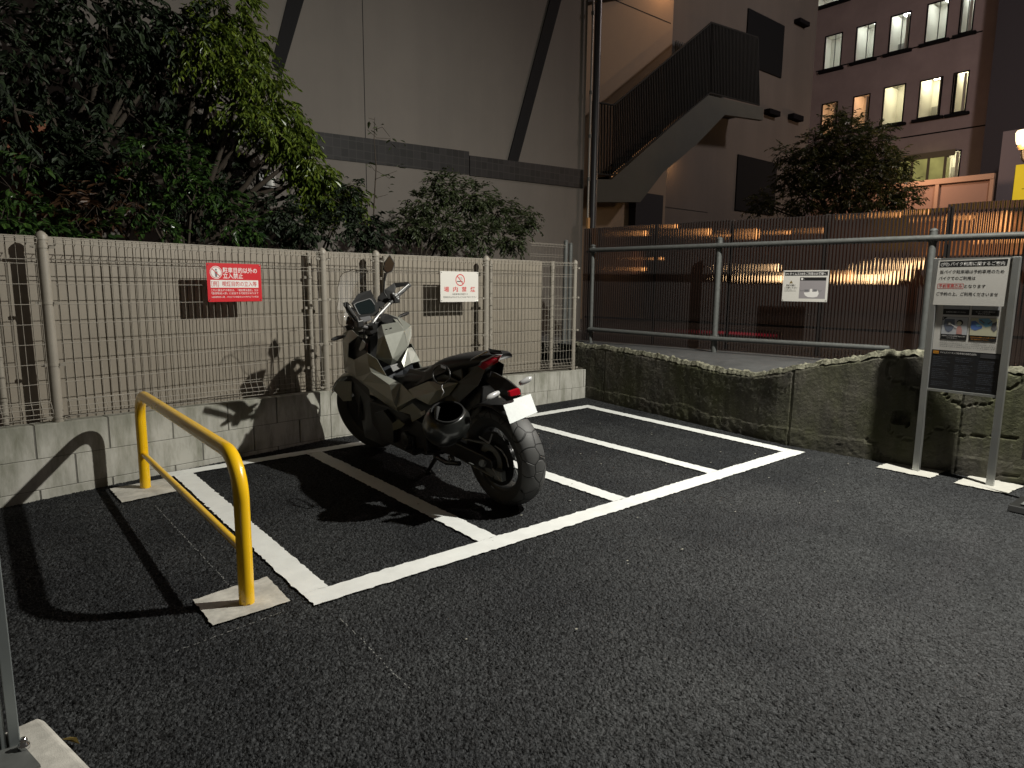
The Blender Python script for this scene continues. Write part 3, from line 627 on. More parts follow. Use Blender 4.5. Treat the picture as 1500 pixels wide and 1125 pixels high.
poly(mb, [(.062, h-.128), (.10, h-.128), (.081, h-.098)], yy, M('warning_olive', (.20, .15, .06), .5)); rect(mb, .0795, h-.120, .0825, h-.108, yy*1.6, inkblack)
disc(mb, .028, h-.036, .007, yy*2, inkwhite, r0=.005); disc(mb, .048, h-.036, .007, yy*2, inkwhite, r0=.005); bar2(mb, (.028, h-.036), (.04, h-.026), .003, yy*2, inkwhite); bar2(mb, (.04, h-.026), (.048, h-.036), .003, yy*2, inkwhite)
mb.build('pictogram', None, SG)
lettering('タイムズのBをご利用のお客様へ', .062, h-.033, .026, SG, inkwhite, .345, yy*2, bold=.01)
lettering('駐輪位置に', .081, h-.147, .018, SG, inkblack, .09, yy, 'C', bold=.014)
lettering('ご注意ください', .081, h-.170, .018, SG, inkblack, .125, yy, 'C', bold=.014)
for k, t in enumerate(('枠内に前向きで駐輪してください。', 'はみ出し駐輪はご遠慮ください。')): lettering(t, .02, h-.192-.012*k, .008, SG, inkblack, .115, yy)

# ================================================================== INFORMATION BOARD (right)
ib = thing('information_board', 'grey two post information board with Japanese parking notices', 'notice board', (5.19, 1.47, 0), (0, 0, R(-90)))
# local x runs towards -Y of the world
X0, X1 = -.215, .225
MB().box((-.216, 0, .755), (.042, .035, 1.51)).build('post', alu, ib, bevel=.003)
MB().box((.232, 0, .755), (.042, .035, 1.51)).build('post', alu, ib, bevel=.003)
MB().box((.008, .002, 1.505), (.404, .028, .012)).build('top_rail', alu, ib); MB().box((.008, .002, .603), (.404, .028, .016)).build('bottom_rail', alu, ib)
MB().box((.008, .004, 1.054), (.404, .008, .884)).build('back_panel', alu, ib)
pn = MB(); rect(pn, -.193, .885, .209, 1.497, -.002, signwhite); rect(pn, -.193, .613, .209, .885, -.002, M('board_black', (.018, .019, .022), .3))
def panelbox(x, z, w_, h_, cap):
    rect(pn, x, z, x+w_, z+h_, -.003, inkblack); rect(pn, x+.0015, z+cap, x+w_-.0015, z+h_-.0015, -.0036, M('panel_pale', (.47, .48, .50), .4))
for i, x in enumerate((-.150, .018)):
    panelbox(x, 1.13, .155, .125, .038); panelbox(x, .960, .155, .155, .036)
# panel 3: machine and a person
poly(pn, [(-.148, 1.113), (-.118, 1.113), (-.148, 1.088)], -.0042, inkblack)
poly(pn, [(-.135, 1.10), (-.075, 1.10), (-.072, 1.06), (-.085, 1.022), (-.104, 1.008), (-.124, 1.022), (-.137, 1.06)], -.004, inksl); rect(pn, -.121, 1.055, -.09, 1.085, -.0044, inkgrey); rect(pn, -.110, 1.062, -.098, 1.075, -.0047, inkwhite)
disc(pn, -.043, 1.078, .019, -.004, inkblack); disc(pn, -.046, 1.073, .0135, -.0044, inkyel); poly(pn, [(-.058, 1.04), (-.052, 1.055), (-.035, 1.055), (-.026, 1.03), (-.025, 1.0), (-.058, 1.0)], -.004, inkpink); poly(pn, [(-.058, .999), (-.025, .999), (-.022, .997), (-.06, .997)], -.0044, inkblack)
bar2(pn, (-.098, 1.068), (-.058, 1.042), .005, -.0047, inkwhite)
# right panel: cars and a bag
rect(pn, .0195, .9975, .1715, 1.1135, -.0040, inkyel)
poly(pn, [(.022, 1.09), (.045, 1.095), (.085, 1.062), (.088, 1.048), (.05, 1.03), (.028, 1.038), (.022, 1.05)], -.0044, inkblue); poly(pn, [(.045, 1.075), (.066, 1.078), (.082, 1.062), (.06, 1.056)], -.0047, inkcyan)
poly(pn, [(.062, 1.11), (.12, 1.113), (.142, 1.09), (.138, 1.065), (.105, 1.055), (.088, 1.07), (.066, 1.085)], -.0044, inkcyan); poly(pn, [(.075, 1.105), (.10, 1.085), (.095, 1.078), (.068, 1.10)], -.0047, inkgrey); poly(pn, [(.115, 1.08), (.138, 1.1), (.141, 1.094), (.118, 1.072)], -.0047, inkgrey)
poly(pn, [(.14, 1.08), (.165, 1.095), (.17, 1.045), (.155, 1.025), (.136, 1.045)], -.0044, inkgrey)
for x, c in ((-.085, inkblue), (-.06, inkcyan), (.085, inkblue), (.10, inkblue)):
    poly(pn, [(x, 1.245), (x+.035, 1.24), (x+.045, 1.215), (x+.01, 1.20), (x-.012, 1.222)], -.0042, c)
for x in (.055, .125): disc(pn, x, 1.205, .011, -.0045, inkblack); disc(pn, x, 1.205, .005, -.0048, inkwhite)
rect(pn, -.185, .858, -.150, .878, -.003, inkor); rect(pn, .095, .85, .20, .876, -.003, M('qr_space', (.06, .06, .065), .4))
fixn(pn.build('poster', None, ib))
lettering('3', -.1455, 1.105, .013, ib, inkwhite, None, -.0047, bold=.014)
lettering('Times', -.182, .868, .011, ib, inkblack, .029, -.004)
lettering('タイムズパーキング駐車場利用規約(抜粋)', -.142, .869, .013, ib, inkwhite, .215, -.003)
lettering('駐車車両に乗車してください。', -.13, 1.148, .009, ib, inkwhite, .115, -.0042); lettering('モニターに駐車位置番号が', .04, 1.155, .009, ib, inkwhite, .11, -.0042); lettering('表示されます。', .055, 1.142, .009, ib, inkwhite, .07, -.0042)
lettering('駐車場内に入れる際は精算機で料金をお支払', -.143, .985, .008, ib, inkwhite, .14, -.0042); lettering('いください。', -.11, .971, .008, ib, inkwhite, .06, -.0042)
lettering('お車の中のお荷物にはご注意ください', .024, .985, .008, ib, inkor, .142, -.0042); lettering('車内に貴重品を置かないでください。', .03, .971, .008, ib, inkor, .10, -.0042)
rules = ('当駐車場の利用にあたりましては、この規約をお守りください。', '駐車場内での事故盗難等について当社は責任を負いません。', '当駐車場を利用できる車両は次のとおりです。長さ幅高さ重量', '不正駐車と認めた場合は法的手段により料金を請求します。')
for k in range(4): lettering(rules[k], -.150, .945-.0115*k, .0075, ib, inkgrey, .325, -.003)
for c in range(3):
    for r_ in range(17):
        if (r_+c*3) % 7 == 6: continue
        lettering(rules[(r_+c) % 4][:18-(r_*5+c) % 4], -.182+.135*c, .838-.0125*r_, .007, ib, M('ink_slate_text', (.105, .115, .14), .5) if r_ == 0 and c == 0 else bpy.data.materials['ink_slate_text'], .105-.012*((r_*5+c) % 3), -.003)
# the notice taped over the top
nt_ = thing('notice_sheet', 'white motorbike notice sheet with a black heading taped over the board', 'notice', (5.19-.006, 1.47, 1.2), (0, 0, R(-90)))
x0, x1 = -.213, .200; mb = MB(); mb.add([(-.213, -.012, -.006), (.195, -.012, -.006), (.200, -.012, .305), (-.204, -.012, .295)], [(0, 1, 2, 3)], signwhite); mb.add([(-.213, -.0105, -.006), (.195, -.0105, -.006), (.200, -.0105, .305), (-.204, -.0105, .295)], [(3, 2, 1, 0)], signwhite)
o = mb.build('sheet', None, nt_)
q = MB(); poly(q, [(-.196, .250), (.186, .255), (.190, .297), (-.194, .288)], -.0124, inkblack)
for cx_ in (-.178, -.148): disc(q, cx_, .266, .011, -.0128, inkwhite, r0=.008)
bar2(q, (-.178, .266), (-.168, .28), .003, -.0128, inkwhite); bar2(q, (-.168, .28), (-.148, .266), .003, -.0128, inkwhite); bar2(q, (-.17, .272), (-.155, .27), .004, -.0128, inkwhite); bar2(q, (-.155, .284), (-.148, .266), .003, -.0128, inkwhite)
for a, c in (((-.194, .138), (-.042, .138)), ((-.194, .107), (-.042, .107)), ((-.194, .107), (-.194, .138)), ((-.042, .107), (-.042, .138))): bar2(q, a, c, .0025, -.0124, inkred)
q.build('heading_bar', None, nt_)
lettering('バイク利用に関するご案内', -.130, .270, .024, nt_, inkwhite, .305, -.0128, bold=.014)
lettering('当バイク駐車場は予約専用のため', -.188, .218, .023, nt_, inkblack, .365, -.0124, bold=.014)
lettering('バイクでのご利用は', -.192, .175, .023, nt_, inkblack, .215, -.0124, bold=.014)
lettering('予約車両のみ', -.187, .123, .023, nt_, inkred, .138, -.0124, bold=.014); lettering('となります', -.036, .122, .023, nt_, inkblack, .12, -.0124, bold=.014)
lettering('ご予約の上、ご利用くださいませ', -.198, .070, .023, nt_, inkblack, .355, -.0124, bold=.014)
for i, c in enumerate(([(5.052, 1.905), (5.30, 1.90), (5.375, 1.56), (5.335, 1.55), (5.06, 1.547)], [(5.059, 1.409), (5.365, 1.397), (5.357, 1.09), (5.059, 1.111)])):
    o = ragged(0, 0, 0, 0, .0045, M('pad_white', (.42, .41, .37), .8, var=.08, vscale=14), 'concrete_pad', '', corners=c, jag=.004); o['category'] = 'pad'; o['group'] = 'concrete pads under posts'
    o['label'] = ('ragged white pad under the left post of the information board', 'ragged white pad under the right post of the information board')[i]
# banner corner and weighted base at the right edge
bs = thing('banner_stand', 'pale cloth banner on a black weighted base at the right edge', 'banner', (5.0, .97, 0))
a = at(1490, 672, 0, 5.02); c = at(1500, 600, 0, 5.02); mb = MB(); vs = []
for i in range(9):
    for j in range(13):
        f = i/8; gz = j/12; y_ = a.y-.02-.5*f+ (c.y-a.y)*gz*.9; vs.append((.02+.018*math.sin(f*7+gz*2), y_-.97, a.z+gz*1.1))
mb.add(vs, [(i*13+j, i*13+j+1, (i+1)*13+j+1, (i+1)*13+j) for i in range(8) for j in range(12)], smooth=True); o = mb.build('cloth', M('pale_cloth', (.5, .47, .42), .9), bs); o.modifiers.new('s', 'SOLIDIFY').thickness = .001
a = at(1474, 742, 2, 0.02); MB().prism([(0, 0), (.30, 0), (.28, .035), (.02, .035)], -.16, .16, X=Matrix.Translation((a.x-5.0-.02, a.y-.97-.17, 0))).build('weighted_base', blackp, bs, bevel=.004)
MB().box((a.x-5.0+.13, a.y-.97-.17, .042), (.20, .22, .008)).build('metal_plate', galv, bs)
MB().tube([(a.x-5.0+.13, a.y-.97-.28, .03), (a.x-5.0+.13, a.y-.97-.28, 1.7)], .012, 10).build('pole', galv, bs)

# ================================================================== LEFT FOREGROUND POST ON CONCRETE FOOT
lp = thing('sign_post', 'grey aluminium post bolted to a white concrete foot in the near left corner', 'post', (-.14, 2.0, 0))
MB().prism([(-.30, 0), (.225, 0), (.222, .10), (.205, .12), (-.30, .12)], -.34, .036, X=Matrix.Rotation(R(14), 4, 'Z')).build('concrete_foot', padpaint, lp, bevel=.006)
MB().box((.02, -.09, .1245), (.24, .20, .008), X=Matrix.Rotation(R(14), 4, 'Z')).build('base_plate', galv, lp)
pm = MB(); pm.box((.055, .0, 1.1), (.100, .06, 1.96)); pm.box((.1155, .0, 1.1), (.012, .054, 1.96)); pm.box((.1375, .0, 1.1), (.024, .06, 1.96)); pm.build('upright', M('brushed_aluminium', (.30, .33, .335), .38, metal=.55, var=.06, vscale=4), lp, bevel=.002)
bt = MB(); bt.lathe([(0, .0), (.013, 0), (.013, .012), (.009, .014), (.009, .024), (.005, .030), (0, .031)], 12, X=Matrix.Translation((.155, -.055, .128)) @ Matrix.Rotation(R(90), 4, 'X'), m=chrome); bt.build('anchor_bolt', None, lp)

# ================================================================== BACKGROUND: BEIGE BUILDING
YB = 7.6
bb = thing('beige_building', 'beige rendered building with a dark tile band and slanted charcoal stripes', 'building', (3, YB, 0))
xr = 7.75
# wall with right third standing 2 cm back
w_ = MB(); w_.box(((-12+5.484)/2-3, 3, 6), (17.484, 6, 14.0)); w_.build('wall', facade, bb)
w2 = MB(); w2.box(((5.484+xr)/2-3, 3.015, 6), (xr-5.484, 5.97, 14.0)); w2.build('wall', facade, bb)
jt = MB(); q = at(533, 100, 1, YB); jt.box((q.x-3, -.0005, 6), (.008, .003, 14)); jt.build('joint', stripe, bb)
tb = MB()
def onB(px, py, y=YB): p = at(px, py, 1, y); return (p.x-3, p.z)
tb.prism([(-14, 2.66), onB(300, 205), onB(483, 233), onB(686.5, 256), onB(686.5, 222), onB(456, 192), onB(300, 173), (-14, 2.97)], -.012, 0); fixn(tb.build('tile_band', tile, bb))
tb = MB(); tb.prism([onB(687, 257, YB+.03), onB(853, 276, YB+.03), onB(853, 249, YB+.03), onB(687, 228, YB+.03)], .006, .03); fixn(tb.build('tile_band', tile, bb))
def stripe_(a, b_, c_, d_, y0_, y1_, m):
    s = MB(); s.prism([onB(*a), onB(*b_), onB(*c_), onB(*d_)], y0_, y1_); fixn(s.build('slanted_stripe', m, bb))
def ext(p, q, k): return (p[0]+(p[0]-q[0])*k, p[1]+(p[1]-q[1])*k)
stripe_(ext((745, 235), (806.7, 0), 0), ext((760, 236.7), (823, 0), 0), ext((823, 0), (760, 236.7), 1), ext((806.7, 0), (745, 235), 1), .010, .03, stripe)
stripe_((398, 92), (412, 113), ext((445, 0), (412, 113), 2), ext((420, 0), (395, 100), 2), -.010, 0, stripe)
stripe_((320, 206), (343, 208), (364, 285), (338, 280), -.010, 0, tile)
# wall lamp box
q = at(390, 262, 1, YB); lm = thing('wall_lamp', 'small unlit cylinder wall lamp on the beige building beside the leaves', 'wall lamp', (q.x, YB, q.z))
MB().box((-.055, -.03, 0), (.09, .06, .20)).build('back_plate', blackp, lm, bevel=.004); MB().tube([(.02, -.07, -.085), (.02, -.07, .085)], .062, 24).build('lamp_shade', M('opal_shade', (.42, .42, .40), .4), lm)
MB().box((.0, -.06, -.102), (.16, .12, .012)).build('lamp_base', blackp, lm)
# pipes on the corner
pp = thing('drain_pipe', 'thin pale metal drain pipe running up the building corner', 'pipe', (xr+.03, YB-.05, 0))
MB().tube([(0, 0, .5), (0, 0, 9)], .016, 12).build('pipe', M('pale_metal', (.33, .31, .28), .5, metal=.3), pp); c = MB()
for z in (2.1, 2.95, 3.6, 4.25, 5.4): c.tube([(0, 0, z), (0, 0, z+.05)], .026, 12)
c.build('bracket', galv, pp)
MB().box((-.02, -.03, 2.1), (.05, .04, .55)).build('orange_lit_strip', M('lit_orange', (.42, .23, .09), .5), pp)  # added strip; orange light on the pipe corner is painted as its colour
pp = thing('black_downpipe', 'thick dark downpipe beside the thin pale pipe on the corner', 'pipe', (xr+.17, YB-.03, 0))
MB().tube([(0, 0, .5), (0, 0, 9)], .055, 18).build('pipe', M('dark_pipe', (.035, .035, .04), .4), pp)

# ================================================================== STAIR BUILDING
YS = 10.6
sb = thing('stair_building', 'brown rendered building behind an outdoor steel staircase', 'building', (9, YS, 0))
def onS(px, py, y=YS): return at(px, py, 1, y)
xo = onS(983, 100, 10.15).x; xa = xo-.6; xz = onS(1192, 100).x
ms = MB(); ms.box(((xa+xz)/2-9, 4, 7), (xz-xa, 8, 16)); ms.build('wall', facade2, sb)
ml = MB(); ml.box(((xo+6)/2-9, -.226, 7), (xo-6, .448, 16)); ml.build('recess_wall', M('warm_render', (.19, .145, .10), .85, var=.08, vscale=1, bump=.1, bscale=100), sb)
for (a, b_) in (((1095, 12), (1143, 115)), ((1080, 226), (1132, 316))):
    p = onS(*a); q = onS(*b_); o = MB().box(((p.x+q.x)/2-9, -.01, (p.z+q.z)/2), (q.x-p.x, .06, p.z-q.z)).build('door', M('door_dark', (.006, .007, .008), .9, spec=.1), sb, bevel=.01)
for (a, b_) in (((1163, 28), (1177, 42)), ((1119, 160), (1134, 173)), ((1154, 167), (1168, 180))):
    p = onS(*a); q = onS(*b_); MB().box(((p.x+q.x)/2-9, -.10, (p.z+q.z)/2), (q.x-p.x, .20, p.z-q.z)).build('vent_hood', M('vent_black', (.008, .008, .009), 1, spec=0), sb, bevel=.02)
j = MB(); p = onS(910, 9, 10.15); q = onS(983, 30, 10.15); j.box(((p.x+q.x)/2-9-.4, -.452, (p.z+q.z)/2), (abs(q.x-p.x)+.79, .004, .02)); p = onS(973, 303); j.box((p.x-9+.9, -.002, p.z), (1.9, .006, .015)); j.build('render_joint', stripe, sb)
# dark pier under the landing
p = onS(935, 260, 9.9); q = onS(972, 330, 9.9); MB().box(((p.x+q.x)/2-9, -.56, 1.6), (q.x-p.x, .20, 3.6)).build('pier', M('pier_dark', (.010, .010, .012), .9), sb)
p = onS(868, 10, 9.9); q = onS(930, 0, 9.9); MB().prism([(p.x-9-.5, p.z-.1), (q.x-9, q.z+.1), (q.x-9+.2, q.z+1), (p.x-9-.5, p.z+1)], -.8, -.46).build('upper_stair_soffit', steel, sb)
# staircase
YT = 9.6
st = thing('steel_staircase', 'dark steel outdoor staircase with a barred railing and underlit steps', 'staircase', (10, YT, 3))
def onT(px, py): p = at(px, py, 1, YT); return Vector((p.x-10, 0, p.z-3))
def T2(px, py): v = onT(px, py); return (v.x, v.z)
# stringer + landing soffit
s_ = MB(); s_.prism([T2(866, 262), T2(896, 263), T2(1036, 139), T2(1118, 158), T2(1118, 176), T2(1062, 168), T2(1020, 212), T2(972, 252), T2(938, 296), T2(866, 296)], 0, .12); fixn(s_.build('stringer', M('stringer_steel', (.055, .06, .053), .7, var=.1, vscale=3, spec=.2), st))
s_ = MB(); s_.prism([T2(1036, 140), T2(1118, 159), T2(1118, 164), T2(1040, 150)], .12, 1.0); fixn(s_.build('landing', steel, st))
s_ = MB(); a, b_ = onT(896, 263), onT(1036, 139); nst = 13
for k in range(nst):
    f = (k+.5)/nst; p = a.lerp(b_, f); s_.box((p.x, .30, p.z-.02), (.24, .40, .03))
s_.build('steps', steel, st)
g_ = MB()
for (c0, c1) in (((897, 258), (917, 241)), ((928, 231), (962, 202)), ((972, 193), (1005, 164)), ((1016, 155), (1032, 141))):
    a_, b2 = onT(*c0), onT(*c1); g_.add([(a_.x, .02, a_.z-.02), (b2.x, .02, b2.z-.02), (b2.x, .02, b2.z+.04), (a_.x, .02, a_.z+.04)], [(0, 1, 2, 3)]); g_.box(((a_.x+b2.x)/2, .06, (a_.z+b2.z)/2-.05), (.01, .01, .01))
g_.build('warm_light_gap', emitter('orange_gap', (1, .45, .17), .6), st)
rl = MB(); top = [T2(868, 149), T2(899, 154), T2(1042, 33), T2(1110, 55)]
rl.tube([(p[0], 0, p[1]) for p in top], .022, 8)
bot = [T2(868, 254), T2(897, 257), T2(1040, 136), T2(1112, 154)]
rl.tube([(p[0], 0, p[1]) for p in bot], .018, 6)
for (p0, p1, q0, q1, n_) in ((top[0], top[1], bot[0], bot[1], 7), (top[1], top[2], bot[1], bot[2], 60), (top[2], top[3], bot[2], bot[3], 34)):
    for k in range(n_+1):
        f = k/n_; rl.tube([(p0[0]+(p1[0]-p0[0])*f, 0, p0[1]+(p1[1]-p0[1])*f), (q0[0]+(q1[0]-q0[0])*f, 0, q0[1]+(q1[1]-q0[1])*f)], .021, 4, caps=False)
rl.build('railing', steel, st)
# rear railing and mesh of landing (dense bars seen edge on)
rr = MB()
for k in range(27):
    f = k/26; x_ = top[2][0]+(top[3][0]-top[2][0])*f; rr.box((x_, .95, (top[2][1]+bot[2][1])/2-.0), (.035, .01, 1.25))
rr.box(((top[2][0]+top[3][0])/2, .98, (top[2][1]+bot[2][1])/2), (abs(top[3][0]-top[2][0])+.3, .01, 1.2)); rr.build('rear_screen', M('screen_dark', (.016, .02, .02), .6), st)

# ================================================================== FAR MAUVE BUILDING
XF = 30
fb = thing('mauve_office_building', 'tall mauve building with rows of narrow lit windows', 'building', (XF, 11, 0))
def onF(px, py): return at(px, py, 0, XF)
e0 = onF(1448, 200).y; e1 = onF(1150, 200).y
fwall = MB().box((3, (e0+e1)/2-11, 9), (6, e1-e0, 22)).build('wall', pinkwall, fb); cut = MB()
roomw = M('room_wall', (.62, .60, .55), .9)
wins = [((1211, 52), (1230, 99), winlight), ((1257, 38), (1278, 86), winlight), ((1307, 22), (1329, 73), winlight), ((1361, 4), (1384, 58), winlight), ((1411, -8), (1423, 46), winlight),
        ((1206, 152), (1223, 196), winor), ((1252, 141), (1270, 187), winor), ((1297, 127), (1321, 180), winwarm), ((1350, 117), (1375, 170), winwarm), ((1399, 107), (1413, 163), winwarm),
        ((1391, 222), (1403, 261), winwarm), ((1344, 229), (1365, 245), balcl), ((1200, -14), (1240, 3), winlight)]
for a, b_, m in wins:
    mid = (a[1]+b_[1])/2; p = onF(a[0], a[1]); q = onF(b_[0], b_[1]); cy_ = (p.y+q.y)/2-11
    pm_ = onF((a[0]+b_[0])/2, a[1]); qm = onF((a[0]+b_[0])/2, b_[1]); zc = (pm_.z+qm.z)/2; hh = pm_.z-qm.z; ww = abs(p.y-q.y)
    fr = MB()
    for s in (-1, 1): fr.box((-.02, cy_+s*(ww/2+.018), zc), (.05, .036, hh+.07)); fr.box((-.02, cy_, zc+s*(hh/2+.018)), (.05, ww, .036))
    f_ = fr.build('window', stripe, fb)
    if m is balcl: MB().box((-.012, cy_, zc), (.02, ww, hh)).build('pane', m, f_)
    else:
        cut.box((.2, cy_, zc), (2.9, ww, hh)); col_ = {winlight.name: (.86, .95, .88), winwarm.name: (1, .95, .62), winor.name: (1, .56, .30)}[m.name]
        rm = MB(); D = 1.5; a0, a1 = cy_-ww/2-.5, cy_+ww/2+.5; b0, b1 = zc-hh/2-.4, zc+hh/2+.35
        vs_ = [(x, y, z) for x in (.05, D) for y in (a0, a1) for z in (b0, b1)]
        rm.add(vs_, [(0, 1, 5, 4), (2, 6, 7, 3), (0, 4, 6, 2), (1, 3, 7, 5), (4, 5, 7, 6)], roomw)
        cut.box((.05+D/2, (a0+a1)/2, (b0+b1)/2), (D+.02, a1-a0+.02, b1-b0+.02))
        rm.box((.75, cy_+random.uniform(-.2, .2), b1-.05), (.9, .22, .04), emitter('ceiling_tube', col_, {winlight.name: 17, winwarm.name: 34, winor.name: 14}[m.name]))
        if random.random() < .7: rm.box((D-.2, cy_+random.uniform(-.3, .3), b0+.5), (.3, .5, 1.0), M('cupboard', (.25, .24, .23), .7))
        if random.random() < .5: rm.box((.12, a0+.62+.0, zc), (.03, .10, hh), M('curtain', (.45, .43, .38), .9))
        rm.build('room', None, f_)
    MB().box((-.09, cy_, zc-hh/2-.12), (.18, ww+.35, .10)).build('sill', stripe, f_)
    if hh > 1.1:
        if m is winlight: MB().box((-.028, cy_-ww*.12, zc), (.012, .03, hh)).build('mullion', galv, f_)
cu = cut.build('cutter', roomw, fb); bpy.context.view_layer.update()
bo = fwall.modifiers.new('b', 'BOOLEAN'); bo.object = cu; bo.solver = 'EXACT'; bo.use_self = True
dg = bpy.context.evaluated_depsgraph_get(); dg.update(); nm_ = bpy.data.meshes.new_from_object(fwall.evaluated_get(dg)); fwall.modifiers.clear(); fwall.data = nm_; bpy.data.objects.remove(cu)
g_ = MB()
for (a, b_) in (((1195, 108), (1440, 42)), ((1195, 225), (1455, 177))):
    p = onF(*a); q = onF(*b_); g_.box((-.004, (p.y+q.y)/2-11, (p.z+q.z)/2), (.01, abs(p.y-q.y), .05))
g_.build('wall_joint', stripe, fb)
# balcony
p = onF(1322, 240); q = onF(1390, 262); MB().box((-.3, (p.y+q.y)/2-11, (p.z+q.z)/2), (.5, abs(p.y-q.y), .75)).build('balcony', balcl, fb)
bars = MB()
for k in range(4): bars.box((-.57, p.y-11+(q.y-p.y)*k/3, (p.z+q.z)/2), (.03, .09, .85))
bars.box((-.57, (p.y+q.y)/2-11, p.z+.1), (.05, abs(p.y-q.y)+.6, .22)); bars.build('balcony_rail', M('balcony_pale', (.22, .19, .12), .7), fb)
# garage / panel wall in front
XG = 24
gw = thing('panel_wall', 'long pale framed panel wall below the mauve building', 'wall', (XG, 8, 0))
p = at(1330, 268, 0, XG); q = at(1455, 255, 0, XG); zt_ = (p.z+q.z)/2; y_a, y_b = p.y+3.2, q.y
pan = M('warm_panel', (.36, .23, .17), .8, var=.05, vscale=1); pan2 = M('warm_frame', (.46, .30, .20), .7)
MB().box((.1, (y_a+y_b)/2-8, zt_/2), (.1, y_a-y_b, zt_)).build('panels', pan, gw)
fr = MB(); fr.box((0, (y_a+y_b)/2-8, zt_-.06), (.16, y_a-y_b+.1, .16))
k = 0; yk = y_b
while yk < y_a: fr.box((0, yk-8, zt_/2), (.12, .10, zt_-.16)); yk += 1.45
fr.build('frame', pan2, gw)
# neighbour building at right edge, street lamp and yellow banner
db = thing('dark_building', 'dark grey building at the right edge behind the street lamp', 'building', (26, 4, 0))
p = at(1447, 150, 0, 28); MB().box((2.5, p.y-7-4, 9), (1, 14, 22)).build('wall', M('dark_wall', (.05, .047, .055), .8), db)
p = at(1474, 220, 0, 25.5); MB().box((0, p.y-4-3, 4.9), (2, 6, 2.4)).build('shop_wall', M('grey_wall', (.17, .15, .16), .8), db)
XL = 15; p = at(1499, 212, 0, XL); top_ = at(1499, 186, 0, XL)
sl = thing('street_lamp', 'lit street lamp with a glowing warm globe at the right edge', 'street lamp', (p.x, p.y, .6))
hl = (top_.z-p.z)*.85
MB().tube([(0, 0, p.z-.6+hl*f) for f in (0, .1, .35, .8, .95, 1)], [hl*.30, hl*.40, hl*.46, hl*.50, hl*.42, hl*.10], 24).build('globe', bulbwarm, sl)
MB().tube([(0, 0, p.z-.6-hl*.35), (0, 0, p.z-.6-hl*.1), (0, 0, p.z-.6)], [hl*.22, hl*.34, hl*.30], 20).build('lamp_collar', M('collar_brass', (.45, .32, .16), .4, metal=.5), sl)
MB().tube([(0, 0, p.z-.6-hl*.3), (0, -.02, p.z-.6-hl*.9), (0, -.14, p.z-.6-hl*1.5), (0, -.3, p.z-.6-hl*1.9), (0, -.35, p.z-.6-hl*3), (0, -.35, 0)], .035, 10).build('pole', blackm, sl)
lamp('street_lamp_light', 'POINT', (p.x-.45, p.y-.1, p.z+.15), 160, (1, .60, .28), .15)
p = at(1486, 262, 0, 14); q = at(1500, 300, 0, 14)
yb = thing('yellow_banner', 'lit yellow shop banner with black writing at the right edge', 'banner', (14, p.y, q.z-.6), (0, 0, R(-90)))
MB().box((.45, .01, .55), (.9, .02, p.z-q.z+1.0)).build('banner_cloth', yellowsign, yb); MB().tube([(0, .02, -1.5), (0, .02, 1.2)], .012, 8).build('pole', galv, yb)
lettering('Time', .12, .52+.32, .09, yb, inkblack, .5, -.004); lettering('T', .16, .52+.12, .14, yb, inkblack, None, -.004)

# glowing panels and bulbs added behind the corrugated screen for its warm glints
def glow(name, label, pts, z0, z1, m, X=9.0):
    pass
def glow_panel(px, py, X, w_, h_, m, label, name='lit_window', cat='lit window'):
    p = at(px, py, 0, X); t = thing(name, label, cat, (X, p.y, p.z))
    MB().box((0, 0, 0), (.03, w_, h_)).build('light_panel', m, t); fr = MB()
    for s in (-1, 1): fr.box((0, s*(w_/2+.02), 0), (.06, .04, h_+.08)); fr.box((0, 0, s*(h_/2+.02)), (.06, w_, .04))
    fr.build('casing', blackm, t); return t
hot = emitter('hot_glint', (1, .86, .52), 9); wrm = emitter('warm_tube', (1, .48, .24), .24, .8, 5); wrm2 = emitter('amber_tube', (1, .55, .16), 2.6); rd = emitter('red_glow', (1, .05, .12), .5)
glow_panel(1143, 408, 8.2, .42, .06, hot, 'added bright panel glinting through the sheet beside the notice', 'glint_panel', 'lamp')
glow_panel(1262, 407, 8.2, .30, .07, hot, 'added bright panel glinting through the sheet right of the notice', 'glint_panel', 'lamp')
glow_panel(915, 385, 9.5, .28, .42, wrm, 'orange lit doorway seen through the left end of the sheet', 'doorway', 'lit doorway')
glow_panel(1075, 486, 8.5, .9, .035, rd, 'added thin red glowing strip low behind the sheet', 'red_glow_strip', 'lamp')
glow_panel(1462, 345, 9.0, .5, .45, emitter('glow_orange', (1, .42, .12), 1.1, .9, 6), 'added orange glowing panel behind the sheet above the information board', 'orange_glow_panel', 'lit window')
def bulb(px, py, X, r, m):
    p = at(px, py, 0, X); h_ = r*random.choice((.8, 1, 1.4, 2.4)); o = MB().tube([(0, 0, -h_), (0, 0, -h_*.7), (0, 0, 0), (0, 0, h_*.7), (0, 0, h_)], [r*.2, r*.75, r, r*.75, r*.2], 12).build('glint_bulb', m, None, loc=p)
    o['label'] = 'small bulb added for a warm glint through the corrugated sheet'; o['category'] = 'lamp'; o['group'] = 'bulbs added for glints behind the corrugated sheet'
hot2 = emitter('hot_bulb', (1, .80, .45), 14); amb = emitter('amber_bulb', (1, .55, .2), 7)
